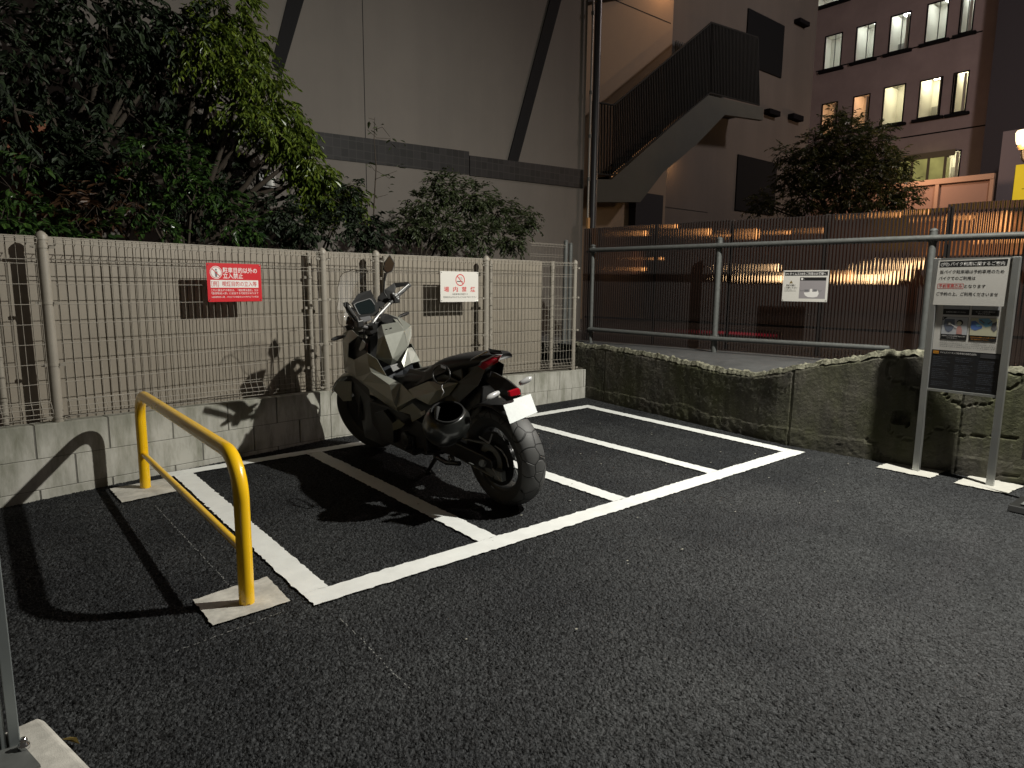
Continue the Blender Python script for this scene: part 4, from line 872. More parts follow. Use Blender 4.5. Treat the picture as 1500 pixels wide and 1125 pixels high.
for px, py, r, m in ((1120, 393, .035, hot2), (1128, 409, .045, hot2), (1150, 407, .05, hot2), (1222, 405, .03, amb), (1255, 411, .05, hot2), (1285, 407, .055, hot2), (1305, 399, .04, hot2), (1322, 389, .035, hot2), (1338, 384, .03, hot2),
                      (932, 344, .03, amb), (975, 334, .03, amb), (1022, 342, .035, amb), (1052, 347, .02, amb), (1090, 345, .03, amb), (1135, 343, .03, amb), (1190, 340, .025, amb), (1290, 318, .03, amb), (1330, 314, .03, amb), (1440, 330, .05, amb), (1480, 352, .05, amb), (1390, 322, .03, amb), (930, 395, .03, amb), (955, 380, .025, amb)):
    bulb(px, py, 8.0, r, m)
lamp('stair_lamp', 'POINT', tuple(onS(990, -40, 9.75)), 32, (1, .52, .24), .12)
lamp('doorway_lamp', 'POINT', (onS(992, 235, 10.3).x, 10.3, onS(992, 235, 10.3).z), 9, (1, .5, .2), .08)
lamp('passage_lamp', 'POINT', (8.7, 8.9, 1.6), 2.5, (1, .48, .18), .1)
lamp('office_fill_light', 'POINT', (17, 2.5, 9.5), 1250, (1, .84, .80), .4)  # unseen fill light added to brighten the mauve office building
lamp('garage_lamp', 'POINT', (22.5, 8.5, 5.0), 120, (1, .62, .42), .2)

# ================================================================== PLANTS
def leafmesh(clumps, size, mat, droop=.5, aspect=.42, up=.15, surf=.5, jit=1):
    mb = MB(); vs = []; fs = []
    for (c, r, n) in clumps:
        rx, ry, rz = r if isinstance(r, tuple) else (r, r, r)
        per = 11 if n > 20 else n; done = 0
        while done < n:
            d = Vector((random.gauss(0, 1), random.gauss(0, 1), random.gauss(0, 1))).normalized(); k = random.random()**(surf)
            k *= 1+.25*noise.noise(Vector(c)*3+d*1.7)
            p0 = Vector(c)+Vector((d.x*rx, d.y*ry, d.z*rz))*k
            a = random.uniform(0, 2*math.pi); tw = (d*.9+Vector((math.cos(a)*.5, math.sin(a)*.5, -droop*.7))).normalized(); sl_ = size*random.uniform(1.2, 2.6)
            for w in range(min(per, n-done)):
                done += 1; f0 = w/per; p = p0+tw*sl_*f0+Vector((0, 0, -droop*sl_*.35*f0*f0))+Vector((random.gauss(0, 1), random.gauss(0, 1), random.gauss(0, 1)))*size*.10
                L_ = size*random.uniform(.65, 1.2)*(1-.25*f0)*(1 if random.random() > .1 else .6)
                side = tw.cross(Vector((0, 0, 1))); side = side.normalized() if side.length > .1 else Vector((1, 0, 0)); sg = 1 if w % 2 else -1
                t = (side*sg*random.uniform(.5, 1.1)+tw*random.uniform(.5, 1.1)+Vector((random.gauss(0, .2), random.gauss(0, .2), -droop*.7+random.gauss(0, .22)))).normalized()
                s = t.cross(Vector((0, 0, 1))+Vector((random.gauss(0, .35), random.gauss(0, .35), 0))).normalized(); nrm = s.cross(t)
                w2_ = L_*aspect/2; f_ = .25*w2_; i0 = len(vs)
                tip = p+t*L_-nrm*L_*random.uniform(.05, .22)
                vs += [p, p+t*L_*.3+s*w2_-nrm*-f_, p+t*L_*.68+s*w2_*.8-nrm*-f_*.8, tip, p+t*L_*.68-s*w2_*.8-nrm*-f_*.8, p+t*L_*.3-s*w2_-nrm*-f_]
                fs += [(i0, i0+1, i0+2, i0+3), (i0, i0+3, i0+4, i0+5)]
    mb.v = [tuple(v) for v in vs]; mb.f = fs; mb.m = [0]*len(fs); mb.sm = [False]*len(fs); mb.mats = [mat]
    return mb
def plant(name, label, cat, base, clumps, size, mat, trunk_r=.04, group=None, branches=True, **k):
    t = thing(name, label, cat, base, group=group); b0 = Vector(base)
    cl = [(Vector(c)-b0, r, n) for c, r, n in clumps]
    leafmesh(cl, size, mat, **k).build('crown' if cat == 'tree' else 'foliage', None, t)
    mb = MB(); cen = sum((c for c, _, _ in cl), Vector())/len(cl); hub = Vector((0, 0, cen.z*.55)) if cen.z > .3 else Vector((0, 0, .15))
    mb.tube([(0, 0, -.1), (.02, .01, hub.z*.5), tuple(hub)], [trunk_r, trunk_r*.85, trunk_r*.7], 9)
    for i, (c, r, n) in enumerate(cl):
        mid = hub.lerp(c, .5)+Vector((random.gauss(0, .08), random.gauss(0, .08), random.uniform(.0, .15)))
        mb.tube([tuple(hub), tuple(mid), tuple(c)], [trunk_r*.45, trunk_r*.28, trunk_r*.12], 6)
        rr_ = max(r) if isinstance(r, tuple) else r
        for _ in range(3):
            e = c+Vector((random.gauss(0, .5), random.gauss(0, .5), random.gauss(0, .4)))*rr_; mb.tube([tuple(c), tuple(e)], [trunk_r*.12, trunk_r*.05], 4)
    mb.build('trunk', wood, t); return t
def cp(px, py, Y, r, n): return (tuple(at(px, py, 1, Y)), r, n)
# big overhanging tree
A = [cp(330, 20, 6.6, .34, 900), cp(300, 60, 6.5, .32, 800), cp(360, 70, 6.7, .25, 700), cp(385, 125, 6.6, .24, 800), cp(350, 110, 6.4, .22, 500), cp(405, 170, 6.6, .24, 800), cp(375, 170, 6.3, .16, 250), cp(428, 215, 6.6, .22, 800),
     cp(455, 250, 6.6, .19, 650), cp(480, 275, 6.6, .18, 600), cp(465, 300, 6.5, .12, 300), cp(425, 190, 6.9, .2, 400), cp(495, 295, 6.7, .14, 300), cp(345, 160, 6.5, .18, 250), cp(440, 225, 6.45, .15, 400), cp(462, 262, 6.45, .14, 400), cp(490, 300, 6.5, .13, 350), cp(520, 290, 6.6, .12, 220), cp(410, 200, 6.4, .14, 300)]
plant('overhanging_tree', 'tall leafy tree whose yellow green branches droop beside the beige building', 'tree', (1.7, 7.0, .35), A, .085, leafA, .09, droop=.9, surf=.55, aspect=.36)
Bc = [cp(150, 10, 6.6, .5, 1100), cp(240, 15, 6.7, .45, 1000), cp(50, 20, 6.8, .6, 1000), cp(60, 110, 6.9, .5, 700), cp(160, 90, 6.9, .45, 650), cp(240, 90, 6.8, .35, 550), cp(180, 160, 7.0, .4, 550), cp(280, 150, 7.0, .32, 500), cp(20, 160, 6.6, .35, 450), cp(90, 190, 7.1, .35, 350), cp(240, 190, 7.1, .28, 300), cp(-40, 60, 6.5, .6, 700), cp(310, 190, 7.0, .2, 200), cp(110, 235, 6.7, .22, 350), cp(160, 225, 6.7, .2, 350), cp(215, 265, 6.8, .2, 260), cp(290, 225, 6.9, .2, 300), cp(330, 240, 6.9, .16, 220), cp(150, 270, 6.6, .2, 300), cp(275, 300, 6.7, .2, 300), cp(340, 290, 6.8, .16, 200)]
plant('dark_tree', 'dense dark tree filling the upper left corner above the fence', 'tree', (.75, 7.1, .35), Bc, .09, leafC, .1, droop=.6, surf=.45)
Cc = [cp(225, 215, 6.0, .15, 260), cp(265, 235, 6.0, .16, 300), cp(290, 265, 5.95, .15, 280), cp(320, 290, 5.95, .15, 260), cp(340, 320, 5.9, .14, 200), cp(250, 290, 6.1, .16, 150), cp(200, 250, 6.2, .15, 130), cp(235, 325, 5.8, .10, 110), cp(205, 305, 5.85, .10, 80), cp(370, 335, 5.9, .12, 120)]
plant('glossy_shrub', 'glossy green shrub arching over the mesh fence below the tall tree', 'shrub', (1.45, 6.1, .35), Cc, .075, leafB, .03, droop=.5, aspect=.45)
Dc = [cp(15, 275, 5.75, .16, 150), cp(30, 330, 5.35, .12, 120), cp(60, 320, 5.45, .10, 90), cp(90, 330, 5.5, .10, 90), cp(120, 345, 5.35, .08, 80), cp(10, 320, 5.2, .12, 120), cp(130, 360, 5.25, .05, 28), cp(45, 240, 6.0, .12, 80), cp(150, 330, 5.6, .09, 60), cp(250, 345, 5.35, .06, 40)]
plant('camellia_bush', 'bright green glossy bush hanging over the fence top at far left', 'shrub', (.25, 5.75, .35), Dc, .075, leafB, .025, droop=.45, aspect=.52)
Rc = [cp(140, 300, 6.0, .18, 110), cp(190, 280, 6.1, .18, 110), cp(95, 290, 6.0, .16, 90), cp(240, 270, 6.2, .15, 70)]
plant('reddish_shrub', 'sparse shrub with reddish brown leaves behind the fence', 'shrub', (.9, 6.1, .35), Rc, .10, leafR, .02, droop=.3, aspect=.3)
Ec = [cp(400, 315, 6.2, .20, 500), cp(440, 330, 6.1, .2, 500), cp(500, 300, 6.3, .18, 450), cp(530, 330, 6.2, .2, 550), cp(470, 345, 6.0, .18, 400), cp(360, 345, 6.1, .16, 280), cp(560, 350, 6.2, .16, 350), cp(420, 290, 6.6, .2, 300), cp(510, 275, 6.4, .12, 200)]
plant('dark_hedge', 'dark evergreen hedge in the middle behind the mesh fence', 'hedge', (2.6, 6.4, .35), Ec, .07, leafC, .03, droop=.5, group=None)
Fc = [(c, r, int(n*2.4)) for c, r, n in [cp(620, 300, 6.3, .15, 300), cp(655, 275, 6.3, .14, 300), cp(690, 290, 6.3, .18, 450), cp(730, 310, 6.3, .18, 450), cp(765, 325, 6.3, .13, 260), cp(600, 330, 6.3, .18, 400), cp(650, 335, 6.2, .2, 500), cp(700, 345, 6.2, .2, 500), cp(750, 350, 6.2, .15, 350), cp(640, 262, 6.3, .07, 70), cp(780, 310, 6.3, .05, 30)]]
plant('rounded_shrub', 'rounded dull green shrub nearest the building corner behind the fence', 'shrub', (3.9, 6.35, .35), Fc, .065, leafD, .03, droop=.35, aspect=.36)
# thin sapling
sp = thing('sapling', 'thin bare stemmed sapling with a few leaves in front of the tile band', 'sapling', (3.35, 6.25, .35))
b0 = Vector(sp.location); mb = MB(); pts = [tuple(at(x, y, 1, 6.25)-b0) for x, y in ((545, 370), (548, 300), (551, 245), (548, 205), (549, 172))]; mb.tube(pts, [.008, .007, .006, .004, .002], 6)
lc = []
for (a, b_) in (((550, 200), (538, 190)), ((549, 190), (560, 186)), ((550, 202), (572, 203)), ((551, 250), (572, 262)), ((551, 262), (582, 250)), ((549, 290), (568, 285)), ((549, 250), (541, 240)), ((548, 175), (540, 173)), ((560, 186), (571, 200))):
    p = at(*a, 1, 6.25)-b0; q = at(*b_, 1, 6.2)-b0; mb.tube([tuple(p), tuple(q)], [.003, .002], 5); lc.append((q, .03, 3))
mb.build('stem', wood, sp); leafmesh(lc, .085, leafD, droop=.3, aspect=.32).build('leaves', None, sp)
Gc = [cp(1235, 205, 14, .5, 620), cp(1200, 215, 14, .42, 520), cp(1275, 215, 14, .45, 560), cp(1180, 250, 14, .42, 520), cp(1225, 255, 14, .5, 620), cp(1275, 260, 14, .5, 640), cp(1310, 245, 14, .32, 330), cp(1315, 285, 14, .34, 380), cp(1180, 285, 14, .42, 440), cp(1235, 295, 14, .5, 560), cp(1285, 298, 14, .4, 440), cp(1150, 225, 14, .2, 100), cp(1225, 180, 14, .25, 180), cp(1150, 265, 14, .2, 120)]
# the far tree stands on a nearer line than the office block
def cpd(px, py, D, r, n): d = ray(px, py); return (tuple(Vector((0, 0, CH))+d*D), r, n)
Gc = [cpd(*(v for v in q_), n_) if False else None for q_, n_ in ()]
D0 = 13.5
for px, py, r, n_ in ((1235, 205, .46, 520), (1200, 215, .40, 430), (1275, 212, .42, 460), (1175, 250, .38, 400), (1225, 255, .5, 560), (1275, 255, .5, 560), (1310, 240, .30, 260), (1318, 280, .30, 280), (1175, 288, .36, 340), (1235, 295, .45, 480), (1285, 298, .4, 420), (1150, 225, .18, 70), (1225, 178, .22, 130), (1150, 262, .2, 90), (1330, 300, .2, 120), (1110, 297, .16, 90), (1128, 300, .12, 50)):
    Gc.append(cpd(px, py, D0, r, n_))
bG = Vector((0, 0, CH))+ray(1240, 330)*D0; bG.z = .6
Gc = [(c, r, int(n*3.6)) for c, r, n in Gc]
plant('street_tree', 'bushy tree silhouetted in front of the lit office windows', 'tree', tuple(bG), Gc, .115, leafD, .08, droop=.4, aspect=.3)
# brick pieces seen through the branches
q = at(50, 240, 1, 7.3); bp_ = thing('brick_pillar', 'red brown slanted brick pillar half hidden by the leaves at left', 'pillar', (q.x, 7.3, .35))
MB().prism([(-.10, 0), (.16, 0), (.13, 1.7), (.10, q.z-.35+.4), (-.20, q.z-.35+.4), (-.17, 1.7)], -.1, .1).build('brickwork', brickm, bp_)

# fallen leaf on the asphalt, scraps
lf = leafmesh([(Vector((0, 0, .006)), .001, 1)], .055, M('dry_leaf', (.16, .115, .03), .6), droop=0, aspect=.3)
q = at(95, 1082, 2, 0); o = lf.build('fallen_leaf', None, None, loc=(q.x, q.y, .002)); o['label'] = 'single yellowed leaf beside the white concrete foot'; o['category'] = 'leaf'
mb = MB()
for k in range(110):
    x_ = random.uniform(1.2, 6); y_ = random.uniform(1.6, 5.1); s_ = random.uniform(.003, .009); a = random.random()*6
    if x_ > 5.1-.0: x_ -= .9
    mb.add([(x_+math.cos(a+i*1.3)*s_*random.uniform(.6, 1.3), y_+math.sin(a+i*1.3)*s_*.7, .004+.001*(i % 2)) for i in range(5)], [(0, 1, 2, 3, 4)])
for cx_, cy_, n_, sp_r in ((*gp(750, 735), 14, .05), (*gp(700, 742), 20, .03)):
    for _ in range(n_):
        x_, y_ = cx_+random.gauss(0, sp_r), cy_+random.gauss(0, sp_r*.6); s_ = random.uniform(.0015, .004); a = random.random()*6
        mb.add([(x_+math.cos(a+i*1.5)*s_, y_+math.sin(a+i*1.5)*s_, .0015) for i in range(4)], [(0, 1, 2, 3)])
o = mb.build('grit', M('pale_grit', (.26, .25, .21), .8)); o['kind'] = 'stuff'; o['label'] = 'scattered pale grit and paper flecks on the asphalt'; o['category'] = 'litter'

# ================================================================== MOTORBIKE
LEAN = R(8); BX, BY = 2.43, 2.95
mc = thing('motorcycle', 'grey green adventure scooter style motorbike leaning on its side stand in the second bay', 'motorcycle', (BX, BY, 0), (-LEAN, 0, R(90)))
MW = Matrix.Translation((BX, BY, 0)) @ Euler((-LEAN, 0, R(90))).to_matrix().to_4x4(); MI = MW.inverted()
def _hit(px, py, ax, val):
    o = MI @ Vector((0, 0, CH)); d = MI.to_3x3() @ ray(px, py); return o+d*((val-o[ax])/d[ax])
def Lv(px, py, v): return _hit(px, py, 1, v)
def Lu(px, py, u): return _hit(px, py, 0, u)
def V(s): return Lv(s[1], s[2], s[3]) if s[0] == 'v' else (Lu(s[1], s[2], s[3]) if s[0] == 'u' else Vector(s))
def pan(name, verts, faces, m, mirror=False, th=.004, mk=1, parent=None, smooth=False, bevel=0):
    vs = [V(v) for v in verts]
    for k in ((1, -1) if mirror else (1,)):
        mb = MB(); mb.add([(v.x, v.y*(1 if k == 1 else -mk), v.z) for v in vs], faces if k == 1 else [tuple(reversed(f)) for f in faces], m, smooth)
        o = mb.build(name, None, parent or mc)
        if th: sd = o.modifiers.new('s', 'SOLIDIFY'); sd.thickness = th; sd.offset = 0
        if bevel: b = o.modifiers.new('b', 'BEVEL'); b.width = bevel; b.segments = 2
    return o
SMX = Matrix.Translation((1.34, 0, 1.0)) @ Matrix.Rotation(R(20), 4, Vector((-.45, 0, .89)).normalized()) @ Matrix.Translation((-1.34, 0, -1.0))
# tyre material: big block tread
def build_tyre():
    N, L, b = nodes(rubber); tc = N.new('ShaderNodeTexCoord'); v = N.new('ShaderNodeTexVoronoi'); v.feature = 'DISTANCE_TO_EDGE'; v.inputs['Scale'].default_value = 11
    L.new(tc.outputs['Object'], v.inputs['Vector']); lt = N.new('ShaderNodeMapRange'); lt.inputs[1].default_value = .022; lt.inputs[2].default_value = .04
    L.new(v.outputs['Distance'], lt.inputs[0]); mx = N.new('ShaderNodeMixRGB'); L.new(lt.outputs[0], mx.inputs[0]); mx.inputs[1].default_value = (.004, .004, .004, 1); mx.inputs[2].default_value = (.05, .05, .049, 1)
    L.new(mx.outputs[0], b.inputs['Base Color']); bp = N.new('ShaderNodeBump'); bp.inputs['Distance'].default_value = .006; L.new(lt.outputs[0], bp.inputs['Height']); L.new(bp.outputs[0], b.inputs['Normal'])
build_tyre()
sidewall = M('tyre_sidewall', (.02, .02, .02), .7)
def wheel(name, X, r, w_):
    hw = w_/2; t = MB(); pr = []
    for k in range(13):
        a = R(-90+15*k); y = hw*math.sin(a); rr_ = r-hw*.62+hw*.62*math.cos(a)**.8 if abs(math.cos(a)) > 1e-6 else r-hw*.62
        pr.append((rr_, y))
    t.lathe(pr, 96, X=X, m=rubber); t.lathe([(r-hw*.62, -hw), (r-hw*1.1, -hw*.96), (r-.105, -hw*.72)], 72, X=X, m=sidewall); t.lathe([(r-.105, hw*.72), (r-hw*1.1, hw*.96), (r-hw*.62, hw)], 72, X=X, m=sidewall)
    wh = MB(); ri = r-.10
    wh.lathe([(ri, -hw*.72), (ri-.012, -hw*.70), (ri-.02, -hw*.4), (ri-.022, hw*.4), (ri-.012, hw*.70), (ri, hw*.72)], 64, X=X, m=blackp)
    wo = wh.build(name, None, mc); tyo = t.build('tyre', None, wo)
    hb = MB(); hb.lathe([(.001, -hw*.7), (.045, -hw*.7), (.05, -hw*.4), (.035, 0), (.05, hw*.4), (.045, hw*.7), (.001, hw*.7)], 28, X=X, m=blackm); hb.build('hub', None, wo)
    sp_ = MB()
    for k in range(20):
        a = 2*math.pi*k/20; a2 = a+.28*(1 if k % 2 else -1); s = 1 if (k//2) % 2 else -1
        sp_.tube([(.045*math.cos(a2), s*hw*.5, .045*math.sin(a2)), ((ri-.015)*math.cos(a), s*hw*.15, (ri-.015)*math.sin(a))], .0022, 5, X=X)
    sp_.build('spokes', galv, wo)
    ds = MB(); ds.lathe([(.165, hw*.80), (.165, hw*.84), (.03, hw*.84), (.03, hw*.80), (.165, hw*.80)], 48, X=X, m=blackm, smooth=False); ds.build('brake_disc', None, wo)
    return wo
wheel('rear_wheel', Matrix.Translation((0, 0, .305)), .305, .165)
wheel('front_wheel', SMX @ Matrix.Translation((1.695, 0, .312)), .312, .125)
# front fork, fender
f = MB()
for s in (-1, 1):
    f.tube([(1.695, s*.095, .312), (1.55, s*.095, .60)], .029, 14, X=SMX, m=blackm); f.tube([(1.55, s*.095, .60), (1.36, s*.095, .98)], .023, 14, X=SMX, m=chrome); f.box((1.68, s*.095, .33), (.07, .05, .08), X=SMX, m=blackm)
f.build('fork', None, mc)
fd = MB(); vs = []
for i in range(15):
    a = R(28+100*i/14)
    for j in range(7):
        b_ = R(-80+160*j/6); rr_ = .330+.028*math.cos(b_); vs.append((1.695+rr_*math.cos(a), .077*math.sin(b_), .312+rr_*math.sin(a)))
fd.add(vs, [(i*7+j, i*7+j+1, (i+1)*7+j+1, (i+1)*7+j) for i in range(14) for j in range(6)], paint, True, SMX)
for s in (-1, 1): fd.add([(1.86, s*.077, .60), (1.95, s*.072, .52), (1.86, s*.085, .43), (1.76, s*.09, .44), (1.70, s*.085, .60)], [(0, 1, 2, 3, 4)], paint, False, SMX)
o = fd.build('front_fender', None, mc); o.modifiers.new('s', 'SOLIDIFY').thickness = .004
# engine and frame mass
e = MB(); e.prism([(1.38, .70), (1.42, .46), (1.34, .30), (1.15, .20), (.72, .185), (.50, .24), (.40, .33), (.30, .55), (.10, .74), (.40, .80), (.95, .70), (1.15, .72)], -.12, .12, m=blackp)
e.prism([(1.28, .50), (1.30, .33), (1.14, .22), (.74, .2), (.56, .27), (.55, .45), (.9, .5)], -.19, .19, m=blackm)
e.prism([(1.16, .44), (1.02, .48), (.90, .40), (.94, .26), (1.10, .25)], -.225, .225, m=blackp)
for k in range(5): e.box((.70+.03*k, .20, .30), (.008, .03, .10), m=blackm)
e.lathe([(.001, .215), (.05, .215), (.055, .20), (.06, .18)], 24, X=Matrix.Translation((.80, 0, .31)), m=blackm)
e.build('engine', None, mc, bevel=.008)
# swing arm, chain guard, shock, brake parts
s_ = MB(); s_.prism([(.55, .38), (.50, .27), (.02, .265), (-.06, .28), (-.06, .33), (.02, .345), (.30, .37)], .105, .145, m=blackm); s_.prism([(.55, .38), (.50, .27), (.02, .265), (-.06, .28), (-.06, .33), (.02, .345), (.30, .37)], -.145, -.105, m=blackm)
s_.tube([(0, -.16, .305), (0, .16, .305)], .014, 14, m=galv); s_.tube([(.02, .15, .305), (.0, .165, .305)], .024, 6, m=galv); s_.build('swing_arm', None, mc, bevel=.006)
c = MB(); c.lathe([(.10, .098), (.10, .104), (.06, .104), (.06, .098)], 40, X=Matrix.Translation((0, 0, .305)), m=galv, smooth=False); c.tube([(0, .101, .405), (.52, .101, .37)], .008, 6, m=galv); c.tube([(0, .101, .205), (.52, .101, .27)], .008, 6, m=galv)
c.build('chain', None, mc)
g_ = MB(); vs = []
for i in range(13):
    a = R(40+85*i/12)
    for j in range(6):
        b_ = R(-80+32*j); rr_ = .325+.02*math.cos(b_); vs.append((rr_*math.cos(a)*1.0, .095*math.sin(b_), .305+rr_*math.sin(a)))
g_.add(vs, [(i*6+j, i*6+j+1, (i+1)*6+j+1, (i+1)*6+j) for i in range(12) for j in range(5)], blackp, True); o = g_.build('rear_hugger', None, mc); o.modifiers.new('s', 'SOLIDIFY').thickness = .004
# silver trim on the chain guard
pan('guard_trim', [('v', 701.5, 641, .14), ('v', 717, 650.5, .14), ('v', 722, 636, .14), ('v', 720, 635.5, .14), ('v', 716, 647.5, .14), ('v', 702, 638.5, .14)], [(0, 1, 4, 5), (1, 2, 3, 4)], silverp, th=.003)
m2 = MB(); m2.tube([tuple(Lv(725, 653, .13)), tuple(Lv(735, 660, .13)), tuple(Lv(742, 671, .13)), tuple(Lv(745, 684, .13))], .004, 6); m2.build('brake_line', silverp, mc)
cal = MB(); cal.box((-.10, .125, .245), (.07, .035, .06), m=galv); cal.tube([(-.13, .14, .22), (-.06, .14, .28)], .006, 6, m=silverp); cal.build('brake_caliper', None, mc, bevel=.008)
# tail body and undertail
t = MB(); t.prism([(.75, .70), (.55, .58), (.30, .62), (.20, .68), (.20, .865), (.4, .84), (.8, .76)], -.095, .095, m=blackp); t.prism([(.20, .69), (.12, .76), (.05, .83), (.02, .875), (.20, .875)], -.055, .06, m=blackp)
t.prism([(.36, .62), (.20, .48), (.12, .52), (.05, .74), (.3, .74)], -.07, .07, m=blackp); t.build('tail_body', None, mc, bevel=.01)
pan('rear_panel', [('v', 642, 559, .15), ('v', 671, 560, .13), ('v', 700, 536, .10), ('v', 712, 541, .09), ('v', 700, 565, .12), ('v', 672, 590, .13), ('v', 655, 590, .16)], [(0, 1, 5, 6), (1, 2, 3, 4), (1, 4, 5)], blackp, True, mk=.45)
# side fairings (grey green facets)
pan('front_cowl', [('v', 513, 481, .15), ('v', 503, 489, .17), ('v', 502, 500, .17), ('v', 511, 503, .19), ('v', 525, 492, .17), ('v', 504.5, 541, .13), ('v', 510, 523, .19), ('v', 519, 527, .21), ('v', 522, 553, .21), ('v', 540, 534, .23), ('v', 538, 517, .22), ('v', 552, 526, .19), ('v', 567, 552, .17), ('v', 544, 545, .235)],
    [(0, 1, 2, 3), (0, 3, 4), (2, 5, 6, 3), (5, 8, 7, 6), (8, 13, 9, 7), (7, 9, 10), (9, 13, 12, 11), (9, 11, 10)], paint, True, mk=.6)
pan('cowl_intake', [('v', 511, 503, .15), ('v', 510, 523, .15), ('v', 519, 527, .16), ('v', 538, 517, .16), ('v', 540, 500, .12), ('v', 525, 492, .13)], [(0, 1, 2, 3, 4, 5)], blackp, True, mk=.6)
pan('intake_trim', [('v', 526, 512, .17), ('v', 531, 498, .17), ('v', 536, 503, .17), ('v', 534, 509, .17), ('v', 528, 514, .17)], [(0, 1, 2, 3, 4)], silverp)
pan('side_fairing', [('v', 505, 542, .13), ('v', 522.6, 553, .21), ('v', 541, 569, .19), ('v', 542, 577.6, .21), ('v', 549, 580, .215), ('v', 531.5, 558.6, .235), ('v', 544, 545, .235), ('v', 569, 552, .17), ('v', 579.5, 558, .16), ('v', 570.6, 563.6, .235), ('v', 581, 597, .255), ('v', 583, 603, .23), ('v', 587.5, 562, .19), ('v', 608, 582.6, .21), ('v', 577, 589, .265)],
    [(0, 2, 1), (1, 2, 5), (1, 5, 6), (5, 9, 7, 6), (7, 9, 8), (8, 9, 12), (2, 3, 4, 5), (5, 4, 14, 9), (4, 11, 10, 14), (9, 14, 10, 12), (12, 10, 13), (10, 11, 13)], paint, True, mk=.6)
pan('belly_panel', [('v', 584, 602, .235), ('v', 604, 590.6, .245), ('v', 620, 605, .235), ('v', 618, 610, .235), ('v', 604, 618, .22), ('v', 601, 607, .23)], [(0, 1, 5), (1, 2, 3, 5), (5, 3, 4)], paint, True)
pan('engine_badge_panel', [('v', 575, 620, .24), ('v', 584, 614, .24), ('v', 593, 621, .24), ('v', 588, 627, .24), ('v', 576, 631, .24)], [(0, 1, 2, 3, 4)], M('engine_cover', (.10, .095, .05), .4, metal=.5), False)
pan('seat_side_panel', [('v', 598, 571, .19), ('v', 627.5, 558.6, .175), ('v', 671, 561, .14), ('v', 658, 578, .15), ('v', 631, 593, .19), ('v', 627, 592, .20), ('v', 608, 582.6, .215), ('v', 640, 572, .19)],
    [(0, 6, 7, 1), (1, 7, 2), (2, 7, 3), (7, 4, 3), (6, 5, 4, 7)], paint, True)
pan('lower_shield', [('v', 505, 543, .11), ('v', 541, 569, .14), ('v', 542, 582, .15), ('v', 583, 604, .17), ('v', 590, 640, .17), ('v', 560, 652, .15), ('v', 535, 640, .09), ('v', 527, 600, .08)], [(0, 1, 2, 7), (2, 3, 4, 5), (2, 5, 6, 7)], blackp, True)
# central console (tank)
Tk = [('u', 554, 497, 1.10), ('u', 563.5, 491.6, 1.04), ('u', 575, 525, 1.01), ('u', 572, 535, 1.06), ('u', 550.7, 523.6, 1.12), ('u', 591.6, 484.5, 1.06), ('u', 596.5, 507.6, 1.06), ('u', 593, 516.5, 1.06), ('u', 587, 531, 1.08),
      ('u', 559, 476, 1.20), ('u', 583, 472, 1.20), ('u', 553, 482, 1.24)]
pan('tank_cover', Tk, [(0, 4, 3, 2, 1), (1, 2, 7, 6, 5), (2, 3, 8, 7), (9, 1, 5, 10), (11, 0, 1, 9)], paint, th=.006)
pan('tank_slots', [('u', 564.5, 484, 1.11), ('u', 567.5, 483.3, 1.11), ('u', 567, 481.6, 1.11), ('u', 564.4, 482.2, 1.11), ('u', 571, 482, 1.11), ('u', 574, 481.2, 1.11), ('u', 573.5, 479.6, 1.11), ('u', 570.9, 480.3, 1.11)], [(0, 1, 2, 3), (4, 5, 6, 7)], blackp, th=.004)
pan('right_cowl', [('u', 570, 461, 1.40), ('u', 584.5, 465, 1.34), ('u', 602, 477, 1.22), ('u', 602.5, 491.6, 1.18), ('u', 597, 509, 1.12), ('u', 592, 485, 1.16), ('u', 578, 470, 1.25)], [(0, 1, 6), (1, 2, 5, 6), (2, 3, 4, 5)], paint, th=.006)
pan('right_cowl_black', [('u', 556, 461, 1.36), ('u', 566, 459.5, 1.38), ('u', 582, 466, 1.30), ('u', 590, 478, 1.22), ('u', 560, 472, 1.26)], [(0, 1, 2, 3, 4)], blackp)
pan('knee_panel', [('u', 597, 510, 1.03), ('u', 603, 509, 1.05), ('u', 609, 518, 1.02), ('u', 615, 529, .98), ('u', 602, 532.5, .96), ('u', 591.6, 538, .96), ('u', 588, 530, .98)], [(0, 1, 2, 4), (2, 3, 4), (0, 4, 5, 6)], paint, th=.006)
pan('latch', [('u', 571.5, 536, 1.02), ('u', 587, 531, 1.02), ('u', 589.5, 538.5, .99), ('u', 576, 544.5, .98)], [(0, 1, 2, 3)], silverp, th=.006)
pan('latch_slot', [('u', 574, 537, 1.015), ('u', 586, 533, 1.015), ('u', 586.8, 534.8, 1.013), ('u', 575, 539, 1.013)], [(0, 1, 2, 3)], blackp, th=.012)
pan('centre_tunnel', [('u', 548, 524, 1.16), ('u', 572, 536, 1.05), ('u', 590, 540, 1.0), ('u', 604, 534, .97), ('u', 607, 552, .90), ('u', 592, 575, .92), ('v', 567, 552, .16), ('v', 545, 535, .18)], [(0, 1, 6, 7), (1, 2, 5, 6), (2, 3, 4, 5)], M('graphite_plastic', (.035, .038, .044), .4), th=.006)
